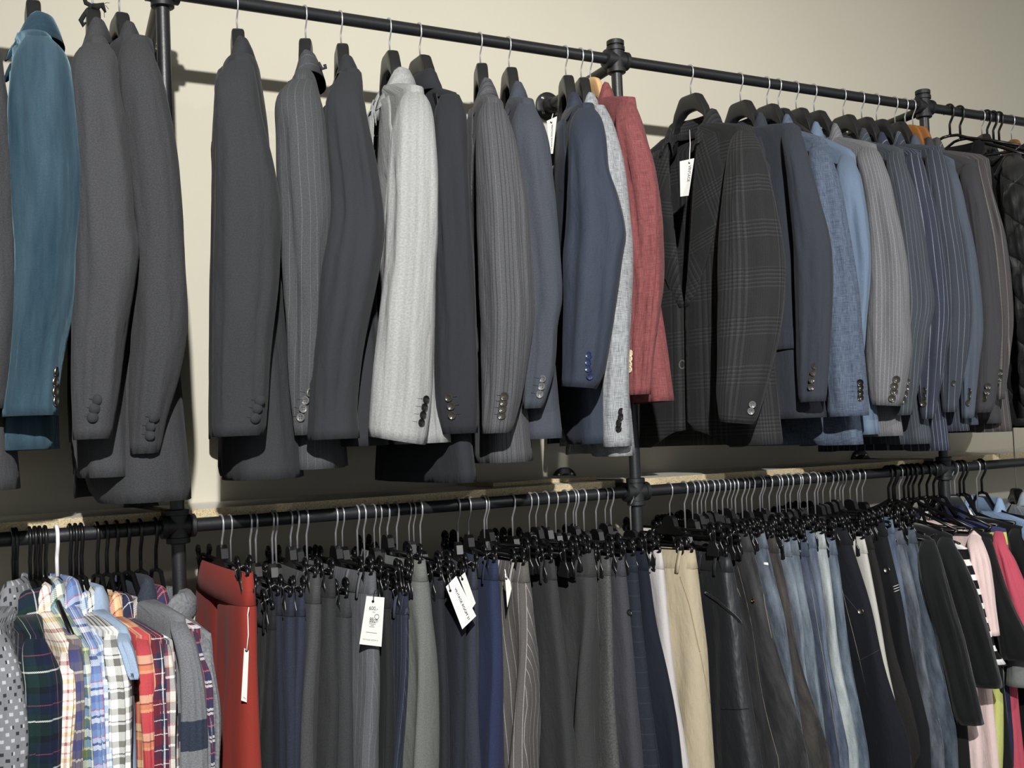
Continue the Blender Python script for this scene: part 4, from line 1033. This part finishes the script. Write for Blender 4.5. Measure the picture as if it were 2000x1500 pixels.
# ------------------------------------------------------------------ trousers and jeans
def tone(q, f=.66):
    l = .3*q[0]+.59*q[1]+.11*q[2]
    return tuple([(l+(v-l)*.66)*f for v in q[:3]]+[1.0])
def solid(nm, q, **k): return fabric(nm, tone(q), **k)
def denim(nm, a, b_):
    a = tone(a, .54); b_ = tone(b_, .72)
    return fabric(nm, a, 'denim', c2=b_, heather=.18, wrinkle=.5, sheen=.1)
GT = 'trousers on clip hangers'
TR = [
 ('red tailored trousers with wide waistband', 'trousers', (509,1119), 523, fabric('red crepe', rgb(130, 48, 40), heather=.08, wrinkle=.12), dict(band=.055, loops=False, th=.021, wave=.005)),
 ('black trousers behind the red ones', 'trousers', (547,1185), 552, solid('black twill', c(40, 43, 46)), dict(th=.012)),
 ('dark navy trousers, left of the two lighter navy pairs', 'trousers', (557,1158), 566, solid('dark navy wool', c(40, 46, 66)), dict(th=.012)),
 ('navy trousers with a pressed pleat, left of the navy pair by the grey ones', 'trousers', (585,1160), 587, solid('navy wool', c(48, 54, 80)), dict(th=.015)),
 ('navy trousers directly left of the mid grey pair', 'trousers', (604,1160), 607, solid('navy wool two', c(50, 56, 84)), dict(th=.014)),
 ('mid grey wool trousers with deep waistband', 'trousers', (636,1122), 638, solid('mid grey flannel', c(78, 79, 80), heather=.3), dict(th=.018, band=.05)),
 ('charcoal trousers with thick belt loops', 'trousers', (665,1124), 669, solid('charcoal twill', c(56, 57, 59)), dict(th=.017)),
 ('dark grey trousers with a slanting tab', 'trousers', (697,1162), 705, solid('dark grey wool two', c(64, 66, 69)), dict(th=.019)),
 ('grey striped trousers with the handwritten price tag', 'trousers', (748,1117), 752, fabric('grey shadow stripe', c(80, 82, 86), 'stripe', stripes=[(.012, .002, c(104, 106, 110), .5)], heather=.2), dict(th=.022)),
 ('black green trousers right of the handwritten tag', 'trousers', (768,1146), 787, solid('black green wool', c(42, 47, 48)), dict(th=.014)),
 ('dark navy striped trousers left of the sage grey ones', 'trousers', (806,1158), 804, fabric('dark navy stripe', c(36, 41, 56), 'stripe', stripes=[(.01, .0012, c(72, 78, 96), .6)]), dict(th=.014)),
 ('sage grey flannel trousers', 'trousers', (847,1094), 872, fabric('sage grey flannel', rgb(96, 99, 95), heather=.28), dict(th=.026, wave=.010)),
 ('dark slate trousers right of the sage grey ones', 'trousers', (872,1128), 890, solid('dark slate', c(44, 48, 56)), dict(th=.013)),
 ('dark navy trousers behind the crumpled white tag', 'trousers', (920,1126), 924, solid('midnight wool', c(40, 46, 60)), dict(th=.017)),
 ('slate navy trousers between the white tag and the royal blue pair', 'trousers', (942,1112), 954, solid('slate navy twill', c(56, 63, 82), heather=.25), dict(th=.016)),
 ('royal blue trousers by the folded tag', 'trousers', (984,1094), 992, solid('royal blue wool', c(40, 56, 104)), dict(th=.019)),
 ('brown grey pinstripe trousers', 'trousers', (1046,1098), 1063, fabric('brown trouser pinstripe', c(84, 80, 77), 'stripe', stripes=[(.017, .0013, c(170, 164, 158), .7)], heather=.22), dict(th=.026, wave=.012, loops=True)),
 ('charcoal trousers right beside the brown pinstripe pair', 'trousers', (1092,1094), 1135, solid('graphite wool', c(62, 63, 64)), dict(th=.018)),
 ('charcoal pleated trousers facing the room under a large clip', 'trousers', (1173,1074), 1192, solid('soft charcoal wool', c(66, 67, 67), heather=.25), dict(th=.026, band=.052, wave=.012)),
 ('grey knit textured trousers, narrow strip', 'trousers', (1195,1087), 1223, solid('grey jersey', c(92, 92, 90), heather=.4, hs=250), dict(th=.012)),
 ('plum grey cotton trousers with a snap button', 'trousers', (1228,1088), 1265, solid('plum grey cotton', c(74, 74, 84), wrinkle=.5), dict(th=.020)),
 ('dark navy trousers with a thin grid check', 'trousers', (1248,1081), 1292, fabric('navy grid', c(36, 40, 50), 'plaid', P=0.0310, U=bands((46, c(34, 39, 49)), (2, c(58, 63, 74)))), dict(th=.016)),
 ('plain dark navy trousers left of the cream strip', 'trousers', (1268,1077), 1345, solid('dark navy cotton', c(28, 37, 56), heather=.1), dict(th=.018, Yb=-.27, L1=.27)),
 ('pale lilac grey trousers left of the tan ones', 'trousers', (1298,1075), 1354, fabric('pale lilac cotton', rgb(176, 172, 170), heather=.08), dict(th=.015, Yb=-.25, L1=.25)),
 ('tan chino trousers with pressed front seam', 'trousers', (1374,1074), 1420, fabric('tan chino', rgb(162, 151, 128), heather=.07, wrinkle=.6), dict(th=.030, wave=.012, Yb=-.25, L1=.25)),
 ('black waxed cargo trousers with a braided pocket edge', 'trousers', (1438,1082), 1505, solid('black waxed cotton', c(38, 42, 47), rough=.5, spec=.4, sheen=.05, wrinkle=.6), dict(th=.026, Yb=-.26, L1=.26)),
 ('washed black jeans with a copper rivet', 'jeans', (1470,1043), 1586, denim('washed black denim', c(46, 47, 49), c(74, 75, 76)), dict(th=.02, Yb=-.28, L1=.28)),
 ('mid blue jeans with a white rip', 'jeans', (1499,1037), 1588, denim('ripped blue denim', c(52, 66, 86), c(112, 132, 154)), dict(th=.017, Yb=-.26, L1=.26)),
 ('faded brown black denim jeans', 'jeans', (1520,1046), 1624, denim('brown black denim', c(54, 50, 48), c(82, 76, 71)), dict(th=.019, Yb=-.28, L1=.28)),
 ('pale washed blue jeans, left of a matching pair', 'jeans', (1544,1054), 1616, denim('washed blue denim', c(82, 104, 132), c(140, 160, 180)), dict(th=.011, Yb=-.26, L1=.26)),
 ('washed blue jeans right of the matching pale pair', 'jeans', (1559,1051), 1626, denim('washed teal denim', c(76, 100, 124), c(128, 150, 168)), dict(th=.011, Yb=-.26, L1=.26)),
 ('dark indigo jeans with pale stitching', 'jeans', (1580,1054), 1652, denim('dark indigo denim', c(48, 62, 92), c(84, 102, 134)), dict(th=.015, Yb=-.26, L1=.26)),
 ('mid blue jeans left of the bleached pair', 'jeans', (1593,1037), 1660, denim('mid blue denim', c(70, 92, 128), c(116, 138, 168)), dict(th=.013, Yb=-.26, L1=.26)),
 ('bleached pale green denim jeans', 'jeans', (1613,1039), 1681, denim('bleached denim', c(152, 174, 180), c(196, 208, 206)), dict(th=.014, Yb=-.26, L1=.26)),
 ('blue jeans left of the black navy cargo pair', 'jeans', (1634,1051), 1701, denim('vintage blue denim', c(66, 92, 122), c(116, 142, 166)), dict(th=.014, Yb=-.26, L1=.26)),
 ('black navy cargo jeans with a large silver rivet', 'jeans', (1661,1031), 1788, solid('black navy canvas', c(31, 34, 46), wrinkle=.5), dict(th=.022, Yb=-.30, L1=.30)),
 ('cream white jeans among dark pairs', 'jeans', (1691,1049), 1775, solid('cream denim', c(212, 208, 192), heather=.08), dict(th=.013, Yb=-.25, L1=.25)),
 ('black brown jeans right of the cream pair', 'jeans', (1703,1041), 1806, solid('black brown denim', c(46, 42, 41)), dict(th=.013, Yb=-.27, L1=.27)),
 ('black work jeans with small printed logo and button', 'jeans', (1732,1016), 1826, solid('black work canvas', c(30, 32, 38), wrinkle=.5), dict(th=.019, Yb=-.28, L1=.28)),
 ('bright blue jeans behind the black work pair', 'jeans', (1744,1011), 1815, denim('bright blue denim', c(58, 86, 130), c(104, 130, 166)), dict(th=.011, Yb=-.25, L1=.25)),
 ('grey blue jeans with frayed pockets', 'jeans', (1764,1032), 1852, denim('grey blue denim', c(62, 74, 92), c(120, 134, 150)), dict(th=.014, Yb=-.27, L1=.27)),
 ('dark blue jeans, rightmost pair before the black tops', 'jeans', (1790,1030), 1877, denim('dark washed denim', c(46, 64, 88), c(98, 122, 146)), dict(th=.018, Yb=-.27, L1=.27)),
]
HK = [432,449,487,498,530,537,566,579,597,654,667,696,709,729,740,755,773,797,806,819,892,913,944,949,999,1032,1045,1065,1083,1103,1118,1123,1138,1162,1180,1191,1229,
      1306,1335,1350,1360,1368,1376,1388,1398,1409,1419,1427,1434,1447,1456,1466,1482,1487,1500,1515,1520,1532,1541,1556,1560,1574,1589,1595,1605,1619,1629,1638,1644,1658,1671,1682]
SNT = ['red trousers', 'black pair by the red', 'dark navy trousers', 'pleated navy trousers', 'navy pair by mid grey', 'mid grey wool trousers', 'charcoal pair with thick loops', 'dark grey tabbed pair', 'grey striped trousers with the tag', 'black green trousers', 'dark navy striped trousers', 'sage grey trousers', 'dark slate trousers', 'dark navy tagged pair', 'slate navy trousers', 'royal blue trousers', 'brown grey pinstripe trousers', 'charcoal pair by the pinstripe', 'charcoal pleated trousers', 'grey knit textured trousers', 'plum grey trousers', 'navy grid check trousers', 'plain dark navy trousers', 'pale lilac trousers', 'tan chinos', 'black waxed cargo trousers', 'washed black jeans', 'ripped blue jeans', 'brown black jeans', 'pale washed jeans', 'second washed pair', 'dark indigo jeans', 'mid blue jeans', 'bleached green jeans', 'blue jeans by the cargos', 'black navy cargo jeans', 'cream white jeans', 'black brown jeans', 'black work jeans', 'bright blue jeans', 'frayed grey blue jeans', 'rightmost dark blue jeans']
hkX = [atY(x, railpx(x, True), 0).x for x in HK]
used = {}
TD = {}
j0 = -1
for i, (lb, cat, top, xb, mat, k) in enumerate(TR):
    ax = atY(top[0], top[1], -.17).x-k.get('th', .018)
    best = min((abs(hkX[j]-ax), j) for j in range(j0+1, len(HK)-(len(TR)-1-i)))[1]
    used[best] = i; j0 = best
    nm = 'jeans' if cat == 'jeans' else 'trousers'
    g = trousers(nm, lb, cat, HK[best], top, xb, mat, group=GT, seed=i+1, **k)
    TD[i] = g
    clip_hanger(g['X0'], g['zt'], 'black clip hanger holding the '+SNT[i], 'clip hangers on the lower rail', g['yaw'])
keys = sorted(used)
def shortn(i):
    w = TR[i][0].split(',')[0].split(); return ' '.join(w[:3]) if w[2] in ('trousers', 'jeans', 'chino', 'wool', 'tailored') else ' '.join(w[:3])
gaps = {}
for j in range(len(HK)):
    if j in used: continue
    lo = max([q for q in keys if q < j], default=None); hi = min([q for q in keys if q > j], default=None)
    gaps.setdefault((lo, hi), []).append(j)
for (lo, hi), js in gaps.items():
    if lo is None: where = 'left of the red trousers by the post'
    elif hi is None: where = 'right of the rightmost dark blue jeans'
    else:
        z1, z2 = TR[used[lo]][0], TR[used[hi]][0]
        where = 'between the %s and the %s' % (SNT[used[lo]], SNT[used[hi]])
    for j in js:
        o_ = TD[used[lo if lo is not None else hi]]
        dz = random.Random(j).uniform(-.012, .014)
        clip_hanger(hkX[j], 1.243+dz, 'bare clip hanger '+where, 'bare clip hangers '+where if len(js) > 1 else 'clip hangers on the lower rail', random.Random(j).uniform(-.12, .12), hr=.0015)

# sewn details
g = TD[25]
seam_px(g['t'], g['bvh'], [(1378,1158),(1400,1172),(1440,1208),(1467,1238)], F_BLKJ, 'pocket_braid', .0035, .002)
seam_px(g['t'], g['bvh'], [(1468,1240),(1478,1310),(1488,1382)], F_BLKH, 'pocket_seam')
seam_px(g['t'], g['bvh'], [(1488,1382),(1440,1386),(1402,1384)], F_BLKH, 'pocket_seam')
place_button(g['leg'], g['bvh'], 1461, 1236, .0055, 'ring', BTN_STEEL, 'rivet')
for i, x, y, r, mt in ((26,1472,1173,.0048,plain('copper rivet', c(150,110,70), .35, 1.0)), (35,1682,1194,.0075,BTN_STEEL), (38,1733,1113,.0078,BTN_STEEL), (20,1228,1196,.0062,BTN_BLACK)):
    place_button(TD[i]['leg'], TD[i]['bvh'], x, y, r, 'ring', mt, 'rivet')
g = TD[35]; seam_px(g['t'], g['bvh'], [(1648,1160),(1664,1180),(1684,1204)], F_SLATE, 'pocket_seam'); seam_px(g['t'], g['bvh'], [(1676,1292),(1698,1280),(1720,1268)], F_SLATE, 'pocket_seam')
g = TD[38]
for k in range(3): seam_px(g['t'], g['bvh'], [(1744+k,1146+k*5),(1758+k*.5,1141+k*5)], PAPER, 'printed_logo', .0007)
g = TD[24]
seam_px(g['t'], g['bvh'], [(1328,1126),(1346,1180),(1364,1262),(1368,1276)], plain('tan thread', c(150, 126, 88), .9), 'fly_seam'); seam_px(g['t'], g['bvh'], [(1368,1276),(1382,1350),(1396,1420),(1410,1495)], plain('tan thread', c(150, 126, 88), .9), 'leg_seam', .0007)
for i, pts in ((26, [(1486,1120),(1494,1180),(1510,1260)]), (31, [(1585,1150),(1600,1240),(1618,1340),(1640,1480)])):
    seam_px(TD[i]['t'], TD[i]['bvh'], pts, plain('pale thread', c(150, 142, 124), .9), 'stitching', .0006)
g = TD[27]
patch_px(g['t'], g['bvh'], [(1492,1098),(1500,1099),(1501,1104),(1491,1103)], PAPER, 'ripped_patch', n=4)

# ------------------------------------------------------------------ tops, right bay of the lower rail
GU = 'tops on the lower rail at the right'
UP = []
F_PINK = fabric('pale pink jersey', c(226, 196, 190), heather=.1)
F_CORAL = fabric('coral red jersey', c(204, 72, 92), heather=.1, wrinkle=.6)
F_LIME = fabric('lime yellow jersey', c(186, 192, 96), heather=.1)
F_STRP = fabric('black and white striped jersey', c(24, 24, 26), 'hstripe', period=.034, width=.0135, c2=c(226, 224, 220), heather=.08)
F_CBL = fabric('navy lime and coral colour block', W_, 'blocks', P=2.0, V=[(0, c(204, 72, 92)), (.575, c(196, 206, 88)), (.592, c(56, 60, 104)), (.9, c(56, 60, 104))], heather=.12)
F_GREYT = fabric('sage grey jersey', c(110, 114, 110), heather=.15)
F_LBS = fabric('pale blue shirting', c(132, 162, 200), heather=.15)
F_BLD = denim('bleached blue denim jacket', c(120, 150, 182), c(206, 216, 224))
F_WHT = fabric('white cotton', c(222, 220, 214), heather=.06)
F_NVT = fabric('navy sweat fabric', c(36, 42, 70), heather=.12)
def Utop(label, hx, rows, mat, col, hl, name='t_shirt', cat='t-shirt', kind='tee', hk='tube', **k):
    k.setdefault('spacing', .06)
    g = garment(name, label, cat, hx, rows, mat, col, None, lower=True, kind=kind, lapel=False, group=GU, seed=100+len(UP), cut=.0, gapn=.01, vdepth=.05, collar=k.pop('collar', False), b0=k.pop('b0', .03), hs_add=.02, **k)
    UP.append(g)
    if hk == 'tube': tube_hanger(g['X0'], g['s'], 'black plastic tube hanger holding the '+hl, arm=.175, zN=g['zN']+.014, zsh=g['zsh']+.016, group='tube hangers at the right of the lower rail')
    elif hk == 'wood': suit_hanger(g['X0'], Vector((g['X0'], 0, 0)), g['s'], 1.278, min(g['zN']+.01, 1.25), g['hs'], g['zsh'], 'black glossy shouldered hanger holding the '+hl, GLOSSP, CHROME, group='shouldered hangers of the lower rail'); 
    return g
_ss = SC
Utop('lime yellow t-shirt between the jeans and the black tops', 1745, [(1040,1812,1824),(1050,1808,1828),(1090,1812,1836),(1130,1818,1842)], F_LIME, (1800, 1022), 'lime t-shirt beside the jeans', yo=.10)
Utop('black t-shirt with dropped sleeve, left of the two', 1733, [(1054,1802,1824),(1068,1796,1829),(1089,1793,1836),(1170,1806,1857),(1250,1826,1881),(1330,1846,1900),(1412,1866,1920)], F_BLKJ, (1795, 1040), 'left black t-shirt', length=.6)
Utop('black t-shirt with wide hemmed sleeve, right of the two', 1763, [(1046,1839,1857),(1062,1831,1863),(1095,1832,1881),(1150,1846,1905),(1208,1862,1922),(1267,1880,1939),(1340,1904,1957)], F_BLKJ, (1825, 1040), 'right black t-shirt with hemmed sleeve', spacing=.09)
Utop('black and white striped top seen as a thin strip', 1781, [(1072,1872,1884),(1085,1870,1890),(1104,1872,1898),(1150,1883,1912),(1208,1895,1926),(1267,1910,1944),(1298,1925,1965)], F_STRP, (1840, 1030), 'black and white striped top')
Utop('pale pink t-shirt between striped and black tops', 1793, [(1043,1895,1910),(1059,1890,1919),(1092,1895,1931),(1140,1903,1939),(1185,1912,1944),(1240,1922,1952)], F_PINK, (1834, 1012), 'pale pink t-shirt')
Utop('black oversized t-shirt right of the pink one', 1821, [(1045,1918,1933),(1070,1917,1941),(1092,1921,1947),(1140,1931,1962),(1185,1939,1980),(1227,1946,2000),(1287,1956,2026)], F_BLKJ, (1862, 1018), 'black oversized t-shirt', spacing=.08)
Utop('polo shirt in navy, lime and coral blocks', 1832, [(1034,1944,1957),(1050,1940,1962),(1068,1940,1967),(1092,1945,1980),(1144,1952,2002),(1200,1962,2022),(1262,1975,2040)], F_CBL, (1871, 1001), 'navy lime and coral polo shirt', 'polo_shirt', 'polo shirt', collar=True, spacing=.09, smat=F_CORAL, collar_mat=F_NVT)
Utop('white collared shirt behind the colour block polo', 1847, [(1034,1966,1974),(1044,1964,1980),(1064,1966,1986),(1082,1970,1990)], F_WHT, (1908, 1012), 'white collared shirt', 'white_shirt', 'shirt', collar=True, hk='wood', yo=.11)
Utop('sage grey t-shirt low at the right edge', 1880, [(1085,1985,1998),(1105,1978,2008),(1200,1976,2030),(1290,1972,2046),(1340,1968,2050)], F_GREYT, (1935, 1020), 'sage grey t-shirt')
Utop('pale blue shirt behind the glossy shouldered hanger', 1915, [(1020,2000,2010),(1035,1996,2020),(1100,2004,2040),(1220,2010,2060)], F_LBS, (1928, 984), 'pale blue shirt', 'pale_blue_shirt', 'shirt', collar=True, spacing=.09, kind='shirt')
Utop('black top at the right edge beside the polo shirt', 1872, [(1030,1978,1992),(1046,1970,2006),(1100,1978,2032),(1200,1996,2056),(1300,2016,2080)], F_BLKJ, (1925, 1003), 'black top at the right edge', hk='tube')
Utop('bleached denim jacket at the right edge of the lower rail', 1982, [(1012,2018,2030),(1030,2012,2044),(1100,2022,2070),(1300,2040,2100)], F_BLD, (1984, 992), 'bleached denim jacket', 'denim_jacket', 'jacket', collar=True, kind='shirt', hk='wood', spacing=.15)
for hx, lb in ((1742, 'bare black tube hanger between the two black t-shirts'), (1772, 'bare black tube hanger between the right black t-shirt and the striped top'), (1808, 'bare black tube hanger just right of the pink t-shirt hanger')):
    tube_hanger(atY(hx, railpx(hx, True), 0).x, Vector((.05, -.998, 0)), lb, arm=.19, fall=.07, group='tube hangers at the right of the lower rail')
for hx, lb, top, xb, mat, hb in ((1754, 'pale pink trousers below the black t-shirts', (1878, 1080), 1926, F_PINK, 'pale pink trousers'), (1853, 'lime yellow trousers at the bottom right', (1955, 1075), 1966, F_LIME, 'lime trousers'),
                                 (1862, 'navy sweatpants at the bottom right corner', (1962, 1065), 1990, F_NVT, 'navy sweatpants'), (1905, 'black trousers in the bottom right corner', (2008, 1065), 2040, F_BLKJ, 'black corner trousers')):
    g = trousers('trousers', lb, 'trousers', hx, top, xb, mat, group=GU, seed=hx, th=.02, Yb=-.22, L1=.22, loops=False)
    clip_hanger(g['X0'], g['zt'], 'black clip hanger above the '+hb, 'clip hangers on the lower rail', g['yaw'])

# ------------------------------------------------------------------ price tags
def sY(g, x, y, off=.012):
    h = g['bvh'].ray_cast(CAM, ray(x, y).normalized())
    return (h[0].y-off) if h[0] is not None else -.24
price_tag('white price tag hanging in the open neck of the glen check jacket', [(1328,315),(1356,309),(1345,382),(1329,384)], -.12, [(1347,300,-.12),(1348,282,-.11),(1347,254,-.08)], WSTRING,
          texts=[('VINTAGE', .62, .17, .86, .62, INK, True), ('SIZE', .2, .72, .26, .93, GREYINK, True)][:1], lines=[], hole=(.66, .1))
price_tag('white price tag on the navy blue jacket', [(1068,236),(1088,227),(1080,300),(1073,301)], -.055, [(1078,230,-.055),(1080,222,-.05)], WSTRING, texts=[('VINTAGE ROOM 31', .42, .17, .62, .9, INK, True)], hole=(.42, .1))
g = TD[0]; y = sY(g, 480, 1310)
price_tag('narrow white tag seen edge on, hanging on the red trousers', [(477,1266),(486,1271),(482,1372),(471,1368)], y, [(485,1240,y),(484,1200,y),(486,1186,y)], WSTRING, lines=[(.3, .92, .8, .94)], hole=(.5, .02))
g = TD[8]; y = sY(g, 725, 1215, .02)
price_tag('white price tag with handwritten 600 on the grey striped trousers', [(716,1164),(751,1167),(745,1263),(702,1258)], y, [(730,1162,y),(733,1152,y)], BSTRING,
          texts=[('600,-', .22, .2, .68, .29, INK, False), ('SIZE', .42, .305, .56, .33, GREYINK, False), ('88cm', .32, .43, .74, .52, INK, False), ('VINTAGE ROOM 31', .1, .875, .82, .905, GREYINK, False)],
          lines=[(.3, .53, .66, .53), (.32, .56, .64, .56), (.4, .59, .56, .59), (.34, .62, .6, .62), (.22, .74, .74, .74)], circle=(.66, .405, .11, .05), hole=(.38, .1))
g = TD[13]; y = sY(g, 900, 1175, .03)
price_tag('crumpled white tag with black lettering on the dark navy trousers', [(871,1146),(891,1125),(930,1203),(903,1229)], [y, y, y-.01, y-.012], [(876,1140,y),(884,1120,y)], BSTRING,
          texts=[('VINTAGE ROOM 31', .48, .17, .62, .93, INK, True)], lines=[], hole=(.18, .14))
price_tag('white tag half hidden behind the crumpled lettered one', [(897,1128),(908,1118),(929,1178),(921,1190)], y+.006, [(899,1122,y+.006),(901,1112,y)], BSTRING, hole=(.3, .1))
g = TD[15]; y = sY(g, 975, 1140, .02)
price_tag('folded white tag between the royal blue and pinstripe trousers', [(986,1120),(997,1136),(999,1150),(991,1186)], y, [(986,1112,y)], WSTRING, hole=(.2, .12))
# ------------------------------------------------------------------ light
def spot(name, loc, target, power, size, blend, rad, colr):
    l = bpy.data.lights.new(name, 'SPOT'); l.energy = power; l.spot_size = radians(size); l.spot_blend = blend
    l.shadow_soft_size = rad; l.color = colr
    o = bpy.data.objects.new(name, l); COL.objects.link(o); o.location = loc
    o.rotation_euler = (Vector(target)-Vector(loc)).to_track_quat('-Z', 'Y').to_euler()
    return o
spot('track_spotlight', (-1.88, -3.2, 2.95), (-0.35, 0.0, 1.5), 850, 64, 1.0, 0.035, (1.0, 0.99, 0.975))
spot('track_spotlight', (1.3, -3.3, 2.95), (1.3, 0.0, 1.95), 165, 76, 1.0, 0.04, (1.0, 0.99, 0.975))
w = bpy.data.worlds.new('world'); SC.world = w; w.use_nodes = True
bg = w.node_tree.nodes['Background']; bg.inputs[0].default_value = (0.93, 0.97, 1.0, 1); bg.inputs[1].default_value = 0.50
vs = SC.view_settings
vs.view_transform = 'Standard'; vs.look = 'None'; vs.exposure = 0.0; vs.gamma = 1.0; vs.use_curve_mapping = False
SC.cycles.max_bounces = 7; SC.cycles.diffuse_bounces = 5; SC.cycles.glossy_bounces = 3
SC.cycles.use_denoising = True
